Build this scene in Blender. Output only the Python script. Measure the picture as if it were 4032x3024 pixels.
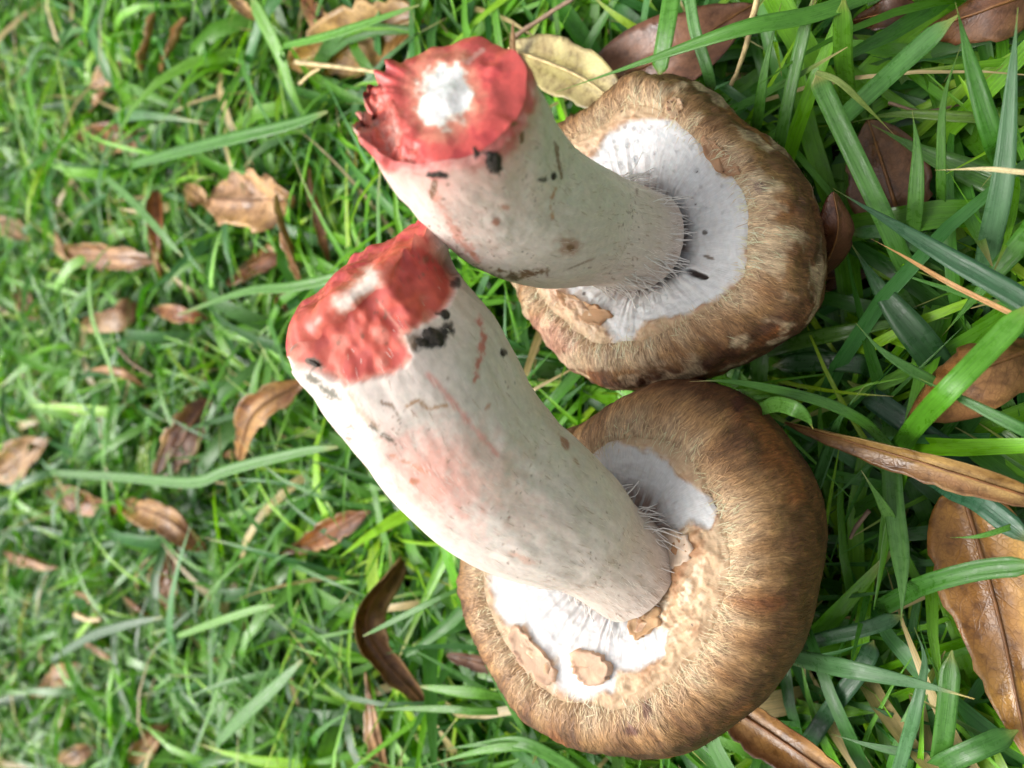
import bpy, math, random
import numpy as np
from mathutils import Vector
random.seed(7); rng = np.random.default_rng(11)
scene = bpy.context.scene
for o in list(bpy.data.objects): bpy.data.objects.remove(o)
COL = scene.collection

# ------------------------------------------------------------------ camera, sky, sun, exposure
PITCH = math.radians(53.0); FPX = 3030.0            # phone held upright, photograph stored on its side
CAM = np.array([0.0, 0.0, 0.20])
FW = np.array([0, math.cos(PITCH), -math.sin(PITCH)]); UP = np.array([0, math.sin(PITCH), math.cos(PITCH)]); RT = np.array([1.0, 0, 0])
cd = bpy.data.cameras.new('camera'); cam = bpy.data.objects.new('camera', cd); COL.objects.link(cam)
cd.sensor_width = 36.0; cd.lens = 36.0 * FPX / 4032.0; cd.clip_start = 0.01; cd.clip_end = 200.0
from mathutils import Matrix
m = Matrix.Identity(4)
for i in range(3):
    m[i][0] = -UP[i]; m[i][1] = RT[i]; m[i][2] = -FW[i]; m[i][3] = CAM[i]
cam.matrix_world = m
cd.dof.use_dof = True; cd.dof.focus_distance = 0.152; cd.dof.aperture_fstop = 14.0
scene.camera = cam
SUN_EL = math.radians(52); SUN_AZ = math.radians(-25)      # azimuth measured from +Y towards +X
world = bpy.data.worlds.new('World'); scene.world = world; world.use_nodes = True
wn = world.node_tree; bg = wn.nodes['Background']
sky = wn.nodes.new('ShaderNodeTexSky'); sky.sky_type = 'NISHITA'; sky.sun_disc = False
sky.sun_elevation = SUN_EL; sky.sun_rotation = SUN_AZ; sky.air_density = 1.0; sky.dust_density = 6.0; sky.ozone_density = 1.0
hs = wn.nodes.new('ShaderNodeHueSaturation'); hs.inputs['Saturation'].default_value = 0.22     # overcast: grey sky
wn.links.new(sky.outputs[0], hs.inputs['Color']); wn.links.new(hs.outputs[0], bg.inputs[0]); bg.inputs[1].default_value = 0.14
sl = bpy.data.lights.new('sun', 'SUN'); sl.energy = 1.45; sl.angle = math.radians(45); sl.color = (1.0, 0.97, 0.92)
so = bpy.data.objects.new('sun', sl); COL.objects.link(so)
sd = Vector((math.sin(SUN_AZ) * math.cos(SUN_EL), math.cos(SUN_AZ) * math.cos(SUN_EL), math.sin(SUN_EL)))
so.rotation_euler = sd.to_track_quat('Z', 'Y').to_euler(); so.location = (0, 0, 3)
vs = scene.view_settings; vs.view_transform = 'Standard'; vs.look = 'None'; vs.gamma = 1.0; vs.use_curve_mapping = False
vs.exposure = 0.80
scene.render.engine = 'CYCLES'; scene.cycles.max_bounces = 8; scene.cycles.transparent_max_bounces = 8

# ------------------------------------------------------------------ maths helpers
def ray(px, py): return FW - (px - 2016) / FPX * UP + (1512 - py) / FPX * RT
def at(px, py, d): return CAM + d * ray(px, py)                       # point at camera depth d
def onz(px, py, z):                                                  # point on the horizontal plane z
    r = ray(px, py); return CAM + r * ((z - CAM[2]) / r[2])
def proj(p):
    q = np.asarray(p) - CAM; d = q @ FW
    return np.stack([2016 - (q @ UP) / d * FPX, 1512 - (q @ RT) / d * FPX, d], -1)
def nrm(v): return v / (np.linalg.norm(v, axis=-1, keepdims=True) + 1e-12)
def sstep(a, b, x): t = np.clip((x - a) / (b - a), 0, 1); return t * t * (3 - 2 * t)
def vnoise(p, seed=0):
    p = np.asarray(p, float); i = np.floor(p).astype(np.int64); f_ = p - i; f_ = f_ * f_ * (3 - 2 * f_)
    def h(ix, iy, iz):
        n = (ix * 374761393 + iy * 668265263 + iz * 2147483647 + seed * 974711) & 0xffffffff
        n = ((n ^ (n >> 13)) * 1274126177) & 0xffffffff
        n = ((n ^ (n >> 16)) * 2246822519) & 0xffffffff
        return ((n ^ (n >> 15)) & 0xffff) / 65535.0
    x, y, z = i[..., 0], i[..., 1], i[..., 2]; a, b, c = f_[..., 0], f_[..., 1], f_[..., 2]
    l = lambda u, v, t: u + (v - u) * t
    return l(l(l(h(x, y, z), h(x + 1, y, z), a), l(h(x, y + 1, z), h(x + 1, y + 1, z), a), b),
             l(l(h(x, y, z + 1), h(x + 1, y, z + 1), a), l(h(x, y + 1, z + 1), h(x + 1, y + 1, z + 1), a), b), c)
def fbm(p, o=4, seed=0):
    s = 0; a = .5; t = 0
    for k in range(o): s = s + a * vnoise(np.asarray(p) * 2 ** k, seed + k); t += a; a *= .5
    return s / t
def p3(x, y=None, z=0.0):
    y = np.zeros_like(x) if y is None else y
    return np.stack([x, y, np.full_like(x, z) if np.isscalar(z) else z], -1)
def seg_dist(P, a, b):
    a = np.array(a, float); b = np.array(b, float); d = b - a; t = np.clip(((P - a) @ d) / (d @ d), 0, 1)
    return np.linalg.norm(P - (a + t[..., None] * d), axis=-1)
def poly_sd(P, poly):                                                # signed distance, >0 inside
    poly = np.array(poly, float); n = len(poly); dm = np.full(P.shape[:-1], 1e9); ins = np.zeros(P.shape[:-1], bool)
    for i in range(n):
        a = poly[i]; b = poly[(i + 1) % n]; dm = np.minimum(dm, seg_dist(P, a, b))
        c = ((a[1] > P[..., 1]) != (b[1] > P[..., 1]))
        xx = (b[0] - a[0]) * (P[..., 1] - a[1]) / (b[1] - a[1] + 1e-12) + a[0]
        ins ^= c & (P[..., 0] < xx)
    return np.where(ins, dm, -dm)

# ------------------------------------------------------------------ mesh helpers
def link(name, me, mat=None, parent=None):
    o = bpy.data.objects.new(name, me); COL.objects.link(o)
    if mat: me.materials.append(mat)
    if parent is not None: o.parent = parent
    return o
def mk(name, V, faces, mat=None, parent=None, col=None, uvw=None, smooth=True, origin=None):
    V = np.asarray(V, float).reshape(-1, 3)
    if origin is not None: V = V - np.asarray(origin)
    me = bpy.data.meshes.new(name)
    faces = np.asarray(faces) if not isinstance(faces, list) else faces
    if isinstance(faces, list): me.from_pydata([tuple(v) for v in V], [], faces)
    else:
        k = faces.shape[1]; n = len(faces)
        me.vertices.add(len(V)); me.vertices.foreach_set('co', V.astype(np.float32).ravel())
        me.loops.add(n * k); me.loops.foreach_set('vertex_index', faces.astype(np.int32).ravel())
        me.polygons.add(n); me.polygons.foreach_set('loop_start', (np.arange(n) * k).astype(np.int32))
        me.polygons.foreach_set('loop_total', np.full(n, k, np.int32))
        me.update(calc_edges=True)
    if smooth: me.polygons.foreach_set('use_smooth', np.ones(len(me.polygons), bool))
    if col is not None:
        a = me.attributes.new('Col', 'FLOAT_COLOR', 'POINT'); c = np.ones((len(V), 4), np.float32); c[:, :3] = np.asarray(col).reshape(-1, 3)
        a.data.foreach_set('color', c.ravel())
    if uvw is not None:
        a = me.attributes.new('uvw', 'FLOAT_VECTOR', 'POINT'); a.data.foreach_set('vector', np.asarray(uvw, np.float32).ravel())
    me.validate(); me.update()
    o = link(name, me, mat, None)
    if parent is not None: o.parent = parent
    if origin is not None:
        o.location = origin
    return o
def gridfaces(nr, nc, wrap=False):
    r = np.arange(nr - 1)[:, None]; c = np.arange(nc if wrap else nc - 1)[None, :]; c2 = (c + 1) % nc
    return np.stack([r * nc + c, r * nc + c2, (r + 1) * nc + c2, (r + 1) * nc + c], -1).reshape(-1, 4)
def empty(name, loc, label, cat, group=None):
    o = bpy.data.objects.new(name, None); COL.objects.link(o); o.location = loc; o.empty_display_size = .01
    return tag(o, label, cat, group)
def tag(o, label, cat, group=None):
    o['label'] = label; o['category'] = cat
    if group: o['group'] = group
    return o
def child(o, root):                                                  # parent, keeping world placement (roots are never rotated)
    o.parent = root; o.location = Vector(o.location) - Vector(root.location); return o
def tube(pts, rad, n=6):
    pts = np.asarray(pts, float); m_ = len(pts); rad = np.broadcast_to(rad, (m_,))
    T = nrm(np.gradient(pts, axis=0)); ref = np.array([0.3, 0.2, 1.0]); S = nrm(np.cross(T, ref)); B = np.cross(T, S)
    th = np.arange(n) / n * 2 * math.pi
    V = pts[:, None] + (S[:, None] * np.cos(th)[None, :, None] + B[:, None] * np.sin(th)[None, :, None]) * rad[:, None, None]
    return V.reshape(-1, 3), gridfaces(m_, n, True)
def spline(pts, n):
    pts = np.asarray(pts, float); k = len(pts)
    if k == 2: t = np.linspace(0, 1, n)[:, None]; return pts[0] * (1 - t) + pts[1] * t
    P = np.vstack([2 * pts[0] - pts[1], pts, 2 * pts[-1] - pts[-2]]); out = []
    for t in np.linspace(0, k - 1 - 1e-9, n):
        i = int(t); f_ = t - i; a, b, c, d = P[i], P[i + 1], P[i + 2], P[i + 3]
        out.append(.5 * ((2 * b) + (c - a) * f_ + (2 * a - 5 * b + 4 * c - d) * f_ ** 2 + (3 * b - a - 3 * c + d) * f_ ** 3))
    return np.array(out)

# ------------------------------------------------------------------ materials
def newmat(name):
    mt = bpy.data.materials.new(name); mt.use_nodes = True; nt = mt.node_tree
    return mt, nt, nt.nodes['Principled BSDF'], nt.nodes['Material Output']
def N(nt, t, **kw):
    n = nt.nodes.new(t)
    for k, v in kw.items():
        if k in ('op', 'operation'): n.operation = v
        elif k == 'blend': n.data_type = 'RGBA'; n.blend_type = v
        elif k == 'attr': n.attribute_name = v
        else:
            n.inputs[k].default_value = v
    return n
def mixc(nt, blend, fac, a, b):
    n = nt.nodes.new('ShaderNodeMix'); n.data_type = 'RGBA'; n.blend_type = blend
    for s, v in ((0, fac), (6, a), (7, b)):
        if hasattr(v, 'is_linked') or isinstance(v, bpy.types.NodeSocket): nt.links.new(v, n.inputs[s])
        else: n.inputs[s].default_value = v
    return n.outputs[2]
def mathn(nt, op, a, b=None, c=None):
    n = nt.nodes.new('ShaderNodeMath'); n.operation = op
    for i, v in enumerate((a, b, c)):
        if v is None: continue
        if isinstance(v, bpy.types.NodeSocket): nt.links.new(v, n.inputs[i])
        else: n.inputs[i].default_value = v
    return n.outputs[0]
def ramp(nt, x, stops):
    n = nt.nodes.new('ShaderNodeValToRGB'); nt.links.new(x, n.inputs[0]); e = n.color_ramp.elements
    while len(e) < len(stops): e.new(.5)
    for k, (p, c) in enumerate(stops): e[k].position = p; e[k].color = c if len(c) == 4 else (*c, 1)
    return n.outputs[0]
def noise(nt, vec, scale, detail=4, rough=.55):
    n = N(nt, 'ShaderNodeTexNoise', Scale=scale, Detail=detail, Roughness=rough)
    if vec is not None: nt.links.new(vec, n.inputs['Vector'])
    return n.outputs['Fac']
def attr(nt, name, out='Color'):
    n = nt.nodes.new('ShaderNodeAttribute'); n.attribute_name = name; return n.outputs[out]
def objco(nt): return nt.nodes.new('ShaderNodeTexCoord').outputs['Object']
def vmul(nt, v, s):
    n = nt.nodes.new('ShaderNodeVectorMath'); n.operation = 'MULTIPLY'; nt.links.new(v, n.inputs[0]); n.inputs[1].default_value = s; return n.outputs[0]
def bump(nt, bs, h, strength, dist, prev=None):
    b = N(nt, 'ShaderNodeBump', Strength=strength, Distance=dist); nt.links.new(h, b.inputs['Height'])
    if prev is not None: nt.links.new(prev, b.inputs['Normal'])
    nt.links.new(b.outputs[0], bs.inputs['Normal']); return b.outputs[0]

def flesh_mat(name, rough=.55, sss=.35, fib=(900, 60, 60), amp=.25, bstr=.35, coat=0.0):
    mt, nt, bs, out = newmat(name)
    c = attr(nt, 'Col'); uvw = attr(nt, 'uvw', 'Vector'); oc = objco(nt)
    n1 = noise(nt, vmul(nt, uvw, fib), 1.0, 3); n2 = noise(nt, oc, 900, 4)
    f1 = ramp(nt, n1, [(.3, (1 - amp, 1 - amp * 1.05, 1 - amp * 1.1)), (.7, (1.06, 1.06, 1.06))])
    f2 = ramp(nt, n2, [(.3, (1 - amp * .7,) * 3), (.7, (1.05,) * 3)])
    col = mixc(nt, 'MULTIPLY', 1.0, mixc(nt, 'MULTIPLY', 1.0, c, f1), f2)
    nt.links.new(col, bs.inputs['Base Color']); bs.inputs['Roughness'].default_value = rough
    bs.inputs['Subsurface Weight'].default_value = sss; bs.inputs['Subsurface Radius'].default_value = (1.0, .5, .35); bs.inputs['Subsurface Scale'].default_value = .0012
    bs.inputs['Coat Weight'].default_value = coat; bs.inputs['Coat Roughness'].default_value = .2
    p = bump(nt, bs, n1, bstr, .0003); bump(nt, bs, n2, bstr * .6, .00015, p)
    return mt
M_stem = flesh_mat('stem_flesh', .6, .3, (220, 9, 1), .13, .35)
M_veil = flesh_mat('veil_tissue', .62, .3, (170, 3, 1), .10, .35)
M_cut = flesh_mat('cut_flesh', .42, .35, (26, 26, 26), .10, .12, .08)

def cap_material():
    mt, nt, bs, out = newmat('cap_fibrous_skin')
    c = attr(nt, 'Col'); uvw = attr(nt, 'uvw', 'Vector'); oc = objco(nt)
    w = noise(nt, oc, 160, 2)
    dist = nt.nodes.new('ShaderNodeVectorMath'); dist.operation = 'MULTIPLY_ADD'
    cmb = nt.nodes.new('ShaderNodeCombineXYZ'); nt.links.new(w, cmb.inputs[0]); nt.links.new(cmb.outputs[0], dist.inputs[0]); dist.inputs[1].default_value = (.07, 0, 0); nt.links.new(uvw, dist.inputs[2])
    f1 = noise(nt, vmul(nt, dist.outputs[0], (105, 9, 1)), 1.0, 4, .65)
    f2 = noise(nt, vmul(nt, dist.outputs[0], (34, 4.5, 1)), 1.0, 3, .6)
    f3 = noise(nt, oc, 700, 3)
    k = ramp(nt, f1, [(.28, (.35, .30, .26)), (.5, (.95, .95, .95)), (.72, (1.75, 1.75, 1.7))])
    k2 = ramp(nt, f2, [(.3, (.6, .55, .5)), (.65, (1.2, 1.2, 1.2))])
    k3 = ramp(nt, f3, [(.35, (.8, .8, .8)), (.7, (1.15, 1.15, 1.15))])
    col = mixc(nt, 'MULTIPLY', 1, mixc(nt, 'MULTIPLY', .85, mixc(nt, 'MULTIPLY', .75, c, k), k2), k3)
    nt.links.new(col, bs.inputs['Base Color']); bs.inputs['Roughness'].default_value = .58
    
    p = bump(nt, bs, f1, .8, .0006); p = bump(nt, bs, f3, .5, .0003, p)
    return mt
M_cap = cap_material()

def grass_mat():
    mt, nt, bs, out = newmat('grass_blade')
    c = attr(nt, 'Col'); uvw = attr(nt, 'uvw', 'Vector'); oc = objco(nt)
    s1 = noise(nt, vmul(nt, uvw, (9, 1.2, 57)), 1.0, 2)
    n2 = noise(nt, vmul(nt, uvw, (1.3, 6, 11)), 1.0, 3)
    k = ramp(nt, s1, [(.3, (.72, .76, .7)), (.7, (1.18, 1.15, 1.15))])
    k2 = ramp(nt, n2, [(.3, (.82, .85, .8)), (.7, (1.12, 1.1, 1.1))]); bs.inputs['Coat Weight'].default_value = .12; bs.inputs['Coat Roughness'].default_value = .12
    col = mixc(nt, 'MULTIPLY', 1, mixc(nt, 'MULTIPLY', 1, c, k), k2)
    nt.links.new(col, bs.inputs['Base Color'])
    r_ = ramp(nt, n2, [(.38, (.16,) * 3), (.50, (.44,) * 3)]); nt.links.new(r_, bs.inputs['Roughness'])
    bs.inputs['Specular IOR Level'].default_value = .42
    tr = nt.nodes.new('ShaderNodeBsdfTranslucent'); tc = mixc(nt, 'MULTIPLY', 1, col, (1.5, 1.7, .6, 1)); nt.links.new(tc, tr.inputs[0])
    mx = nt.nodes.new('ShaderNodeMixShader'); mx.inputs[0].default_value = .24
    nt.links.new(bs.outputs[0], mx.inputs[1]); nt.links.new(tr.outputs[0], mx.inputs[2]); nt.links.new(mx.outputs[0], out.inputs['Surface'])
    bump(nt, bs, s1, .5, .0002)
    return mt
M_grass = grass_mat()

def leaf_mat():
    mt, nt, bs, out = newmat('dead_leaf')
    c = attr(nt, 'Col'); uvw = attr(nt, 'uvw', 'Vector'); oc = objco(nt)
    sep = nt.nodes.new('ShaderNodeSeparateXYZ'); nt.links.new(uvw, sep.inputs[0])
    au = mathn(nt, 'ABSOLUTE', sep.outputs[0])
    wob = noise(nt, oc, 120, 2)
    ph = mathn(nt, 'ADD', mathn(nt, 'MULTIPLY', mathn(nt, 'SUBTRACT', sep.outputs[1], mathn(nt, 'MULTIPLY', au, .28)), 8.0), mathn(nt, 'MULTIPLY', wob, .9))
    saw = mathn(nt, 'ABSOLUTE', mathn(nt, 'SUBTRACT', mathn(nt, 'FRACT', ph), .5))
    side = ramp(nt, saw, [(0.0, (1, 1, 1)), (.045, (.3, .3, .3)), (.09, (0, 0, 0))])
    vor = N(nt, 'ShaderNodeTexVoronoi', Scale=850.0); vor.feature = 'DISTANCE_TO_EDGE'; nz_ = N(nt, 'ShaderNodeTexNoise', Scale=600.0, Detail=2.0); nt.links.new(oc, nz_.inputs['Vector']); va_ = nt.nodes.new('ShaderNodeVectorMath'); va_.operation = 'MULTIPLY_ADD'; nt.links.new(nz_.outputs['Color'], va_.inputs[0]); va_.inputs[1].default_value = (.0022, .0022, .0022); nt.links.new(oc, va_.inputs[2]); nt.links.new(va_.outputs[0], vor.inputs['Vector'])
    net = ramp(nt, vor.outputs['Distance'], [(0.0, (1, 1, 1)), (.16, (0, 0, 0))])
    mid = ramp(nt, au, [(0, (1, 1, 1)), (.05, (0, 0, 0))])
    veins = mathn(nt, 'MAXIMUM', mathn(nt, 'MAXIMUM', mathn(nt, 'MULTIPLY', side, .6), mid), mathn(nt, 'MULTIPLY', net, .42))
    bl = noise(nt, oc, 95, 4); sp = noise(nt, oc, 380, 3)
    k = ramp(nt, bl, [(.3, (.5, .42, .36)), (.55, (1, 1, 1)), (.75, (1.3, 1.35, 1.3))])
    k2 = ramp(nt, sp, [(.33, (.62, .58, .52)), (.5, (1, 1, 1))])
    col = mixc(nt, 'MULTIPLY', 1, mixc(nt, 'MULTIPLY', 1, c, k), k2)
    col = mixc(nt, 'MIX', mathn(nt, 'MULTIPLY', veins, .62), col, mixc(nt, 'MULTIPLY', 1, col, (.28, .2, .15, 1)))
    nt.links.new(col, bs.inputs['Base Color'])
    wet = noise(nt, oc, 60, 3); r_ = ramp(nt, wet, [(.38, (.18,) * 3), (.56, (.55,) * 3)]); nt.links.new(r_, bs.inputs['Roughness'])
    bs.inputs['Specular IOR Level'].default_value = .6
    tr = nt.nodes.new('ShaderNodeBsdfTranslucent'); nt.links.new(col, tr.inputs[0])
    mx = nt.nodes.new('ShaderNodeMixShader'); mx.inputs[0].default_value = .15
    nt.links.new(bs.outputs[0], mx.inputs[1]); nt.links.new(tr.outputs[0], mx.inputs[2]); nt.links.new(mx.outputs[0], out.inputs['Surface'])
    p = bump(nt, bs, mathn(nt, 'SUBTRACT', 1.0, veins), .25, .0003); bump(nt, bs, sp, .4, .0003, p)
    return mt
M_leaf = leaf_mat()

def simple(name, c, rough=.6, nscale=400, amp=.4, spec=.5):
    mt, nt, bs, out = newmat(name); oc = objco(nt); n = noise(nt, oc, nscale, 4)
    k = ramp(nt, n, [(.3, tuple(x * (1 - amp) for x in c)), (.7, tuple(min(1, x * (1 + amp)) for x in c))])
    nt.links.new(k, bs.inputs['Base Color']); bs.inputs['Roughness'].default_value = rough; bs.inputs['Specular IOR Level'].default_value = spec
    bump(nt, bs, n, .6, .0005); return mt
M_dirt = simple('dark_soil_crumb', (.036, .027, .019), .8, 1300, .75)
M_rib = simple('leaf_rib', (.20, .085, .025), .5)
M_ribpale = simple('leaf_rib_pale', (.55, .42, .20), .5)
M_thread = simple('white_thread', (.74, .70, .64), .6, 900, .1)
M_twig = simple('twig_bark', (.20, .13, .08), .7)
M_tear = simple('torn_flesh_strip', (.60, .20, .15), .5, 500, .4)
def hair_mat():
    mt, nt, bs, out = newmat('cap_fibril'); nt.links.new(attr(nt, 'Col'), bs.inputs['Base Color']); bs.inputs['Roughness'].default_value = .5; return mt
M_hair = hair_mat()
def drop_mat():
    mt, nt, bs, out = newmat('water_drop'); bs.inputs['Base Color'].default_value = (1, 1, 1, 1); bs.inputs['Roughness'].default_value = .02
    bs.inputs['Transmission Weight'].default_value = 1.0; bs.inputs['IOR'].default_value = 1.33; return mt
M_drop = drop_mat()
def soil_mat():
    mt, nt, bs, out = newmat('lawn_soil'); oc = objco(nt)
    n1 = noise(nt, oc, 60, 5); n2 = noise(nt, oc, 9, 3)
    c1 = ramp(nt, n1, [(.3, (.008, .007, .005)), (.7, (.035, .027, .016))]); c2 = ramp(nt, n2, [(.3, (.018, .045, .010)), (.7, (.04, .08, .018))])
    geo = nt.nodes.new('ShaderNodeNewGeometry'); ln = nt.nodes.new('ShaderNodeVectorMath'); ln.operation = 'LENGTH'; nt.links.new(geo.outputs['Position'], ln.inputs[0])
    far = ramp(nt, mathn(nt, 'MULTIPLY', ln.outputs['Value'], .3), [(.25, (0, 0, 0)), (.55, (1, 1, 1))])
    nt.links.new(mixc(nt, 'MIX', far, c1, c2), bs.inputs['Base Color']); bs.inputs['Roughness'].default_value = .9
    bump(nt, bs, n1, .8, .004); return mt
M_soil = soil_mat()

# ------------------------------------------------------------------ the ground
g = 60.0
xs = np.concatenate([np.linspace(-g, -1.6, 12), np.linspace(-1.5, 1.5, 91), np.linspace(1.6, g, 12)])
gx, gy = np.meshgrid(xs, xs); gz = (fbm(p3(gx * 14, gy * 14), 3) - .5) * .006
ground = mk('ground', np.stack([gx, gy, gz - .003], -1), gridfaces(len(xs), len(xs)), M_soil); ground['kind'] = 'structure'

# ------------------------------------------------------------------ mushrooms
def zA(x, y): return (2050 + x / 1.276, 250 + y / 1.276)
def zB(x, y): return (1750 + x / 1.054, 1450 + y / 1.054)
def z1(x, y): return (1350 + x / 1.508, 50 + y / 1.508)
def z3(x, y): return (1050 + x / 1.3827, 800 + y / 1.3827)
RA = np.array([36.71, 36.07, 35.12, 34.24, 34.01, 34.81, 36.05, 36.98, 37.75, 38.69, 39.3, 39.55, 39.58, 39.14, 39.08, 39.14, 38.45, 37.6, 36.83, 36.08, 35.52, 35.22, 35.08, 34.91, 34.71, 34.54, 34.36, 34.28, 34.37, 34.55, 34.7, 34.84, 34.98, 35.04, 35.0, 34.82, 34.5, 34.17, 34.04, 34.16, 34.51, 35.03, 35.66, 36.42, 37.25, 38.09, 39.02, 40.14, 41.16, 41.23, 40.37, 39.55, 38.9, 38.23, 37.72, 37.23, 36.53, 35.62, 34.64, 33.77, 33.1, 32.61, 32.3, 32.21, 32.38, 32.86, 33.67, 34.66, 35.64, 36.38, 36.78, 36.9]) * 1e-3
RB = np.array([38.51, 36.71, 35.36, 34.53, 34.24, 34.39, 34.78, 35.28, 35.84, 36.42, 37.06, 37.74, 38.44, 39.19, 40.02, 40.98, 41.99, 43.1, 43.87, 44.02, 44.43, 44.9, 44.84, 44.23, 43.47, 43.18, 43.05, 42.93, 43.08, 43.25, 43.19, 42.84, 42.17, 41.33, 40.49, 39.78, 39.23, 38.89, 38.72, 38.62, 38.55, 38.46, 38.26, 38.0, 37.78, 37.62, 37.56, 37.6, 37.7, 37.89, 38.22, 38.62, 39.04, 39.44, 39.95, 40.73, 41.7, 42.67, 43.5, 44.17, 44.67, 45.0, 45.33, 45.77, 46.21, 46.41, 46.3, 45.87, 45.16, 44.11, 42.58, 40.6]) * 1e-3
CEN = {'A': np.array([.03406, .08178, .05207]), 'B': np.array([-.03971, .08266, .06183])}
AXIS = {'A': nrm(np.array([.05, 0, 1.])), 'B': nrm(np.array([.10, 0, 1.]))}
def frame(k):
    a = AXIS[k]; e1 = nrm(np.cross([0, 1., 0], a)); return e1, np.cross(a, e1), a
def Rth(k, th):
    R = RA if k == 'A' else RB; n = len(R); x = np.arange(n + 1) / n * 2 * math.pi
    return np.interp(np.mod(th, 2 * math.pi), x, np.append(R, R[0]))
def profile(cr, n=170):
    a = []
    for q in np.linspace(0, 1, 90): p = -math.pi / 2 + q * math.pi / 2; a.append((max(math.cos(p), 0) ** .85, -.36 + .74 * math.sin(p)))
    for q in np.linspace(.02, 1, 50): p = q * math.pi / 2; a.append((cr + (1 - cr) * math.cos(p), -.36 + .36 * math.sin(p)))
    for q in np.linspace(.05, 1, 24): a.append((cr - .16 * q, -.13 * q ** 1.8))
    a = np.array(a); d = np.concatenate([[0], np.cumsum(np.hypot(*np.diff(a, axis=0).T))]); s = np.linspace(0, d[-1], n)
    return np.stack([np.interp(s, d, a[:, 0]), np.interp(s, d, a[:, 1])], -1), s
PROF = {'A': profile(.80), 'B': profile(.76)}

def lum(c, k): return np.array(c) * k
def layer(base, c, a): return base * (1 - a[..., None]) + np.array(c) * a[..., None]

def build_cap(k, root):
    PR, PS = PROF[k]; e1, e2, ax = frame(k); cen = CEN[k]; nt_ = 420; nr = len(PR)
    th = (np.arange(nt_) / (nt_ - 1)) * 2 * math.pi + math.pi / 2            # seam on the far side
    R = Rth(k, th); R0 = (RA if k == 'A' else RB).mean()
    d = np.cos(th)[:, None] * e1 + np.sin(th)[:, None] * e2
    P = cen + d[None] * (PR[:, None, 0, None] * R[None, :, None]) + ax * (PR[:, None, 1, None] * R0) + np.zeros((nr, nt_, 1))
    thg = np.broadcast_to(th, (nr, nt_)); rho = np.broadcast_to(PR[:, :1], (nr, nt_)); hh = np.broadcast_to(PR[:, 1:], (nr, nt_))
    nd = nrm(P - (cen - ax * .36 * R0))
    wrapc = np.stack([np.cos(thg), np.sin(thg), hh * 1.2], -1)
    n1 = fbm(wrapc * 2.6 + 5, 3, 3) - .5; n2 = fbm(wrapc * 9 + 9, 3, 8) - .5
    crest = sstep(.0, .25, 1 - abs(hh + .0) / .5)
    am = .0035 if k == 'A' else .0016
    fold_ = fbm(np.stack([np.cos(thg) * 16, np.sin(thg) * 16, hh * 2.5], -1), 3, 28) - .5
    P = P + nd * (n1 * am * 1.2 + n2 * am * .45 + fold_ * .0016 * sstep(-.45, -.05, hh))[..., None]
    # colours: brown fibrous dome, paler towards the margin, cream where it turns in
    rad_n = fbm(np.stack([np.cos(thg) * 9, np.sin(thg) * 9, hh * 3], -1) + 3, 4, 21)
    blot = fbm(wrapc * 5 + 20, 4, 31); fine = fbm(wrapc * 40, 3, 77)
    dark = np.array([.070, .026, .010]); mid = np.array([.130, .054, .019]); tan = np.array([.42, .235, .095]); cream = np.array([.58, .43, .27])
    u = PS[:, None] / PS[-1] + 0 * thg                                       # 0 pole .. 1 inner edge
    icr = np.argmin(abs(PR[:, 0] - (.80 if k == 'A' else .76)) + (PR[:, 1] < -.3) * 9)
    ucr = PS[icr] / PS[-1]
    q = (u - ucr)                                                            # <0 outside the crest
    c = np.broadcast_to(mid, P.shape) * (.75 + .7 * blot[..., None])
    c = layer(c, dark, sstep(.50, .66, blot + (fine - .5) * .25) * .85); c = layer(c, (.30, .10, .028), sstep(.55, .7, fbm(wrapc * 4 + 44, 3, 66)) * .6)
    c = layer(c, tan, sstep(-.13 if k == 'B' else -.14, -.01, q + (rad_n - .5) * .22) * (.85 if k == 'B' else .75))
    c = layer(c, cream, sstep(-.05, .05, q + (rad_n - .5) * .12) * .8)
    if k == 'A':
        c = layer(c, (.60, .45, .28), sstep(.52, .64, fbm(wrapc * 7 + 60, 4, 5)) * sstep(-.36, -.12, q) * .8)
        c = layer(c, dark * .9, sstep(.55, .68, fbm(wrapc * 6 + 90, 4, 15)) * sstep(-.02, -.15, q) * .7)
    px = proj(P)
    for (x, y, rx, ry, cc, a) in ([(2910, 1590, 30, 40, (.09, .025, .015), .8), (2550, 2800, 22, 40, (.10, .03, .02), .8), (2490, 2880, 38, 20, (.10, .028, .02), .85), (2690, 1830, 26, 28, (.03, .025, .02), .9)] if k == 'B' else
                                  [(2080, 1400, 200, 160, (.52, .27, .20), .55), (2380, 1420, 240, 40, (.6, .46, .3), .5), (2990, 740, 24, 24, (.16, .10, .08), .7)]):
        dd = np.hypot((px[..., 0] - x) / rx, (px[..., 1] - y) / ry) + (fine - .5) * .9
        c = layer(c, cc, sstep(1.15, .7, dd) * a)
    uvw = np.stack([(thg - math.pi / 2), u * 3.0, 0 * u], -1)
    cap = child(mk('cap', P, gridfaces(nr, nt_), M_cap, None, c, uvw, origin=cen), root)
    # fibrils: short pale woolly hairs lying along the skin
    rg = np.random.default_rng(5 if k == 'A' else 6); nh = 8000
    ii = np.where(rg.random(nh) < .35, rg.integers(int(nr * .80), int(nr * .97), nh), rg.integers(int(nr * .30), int(nr * .93), nh)); jj = rg.integers(2, nt_ - 3, nh)
    p0 = P[ii, jj]; nn = nd[ii, jj]; mer = nrm(P[np.minimum(ii + 2, nr - 1), jj] - P[np.maximum(ii - 2, 0), jj]); cir = np.cross(nn, mer)
    ang = rg.normal(0, .42, nh)[:, None]; dr = nrm(mer * np.cos(ang) + cir * np.sin(ang)); L = rg.uniform(.0008, .0026, nh)[:, None]; w = rg.uniform(.00003, .00007, nh)[:, None]
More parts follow.
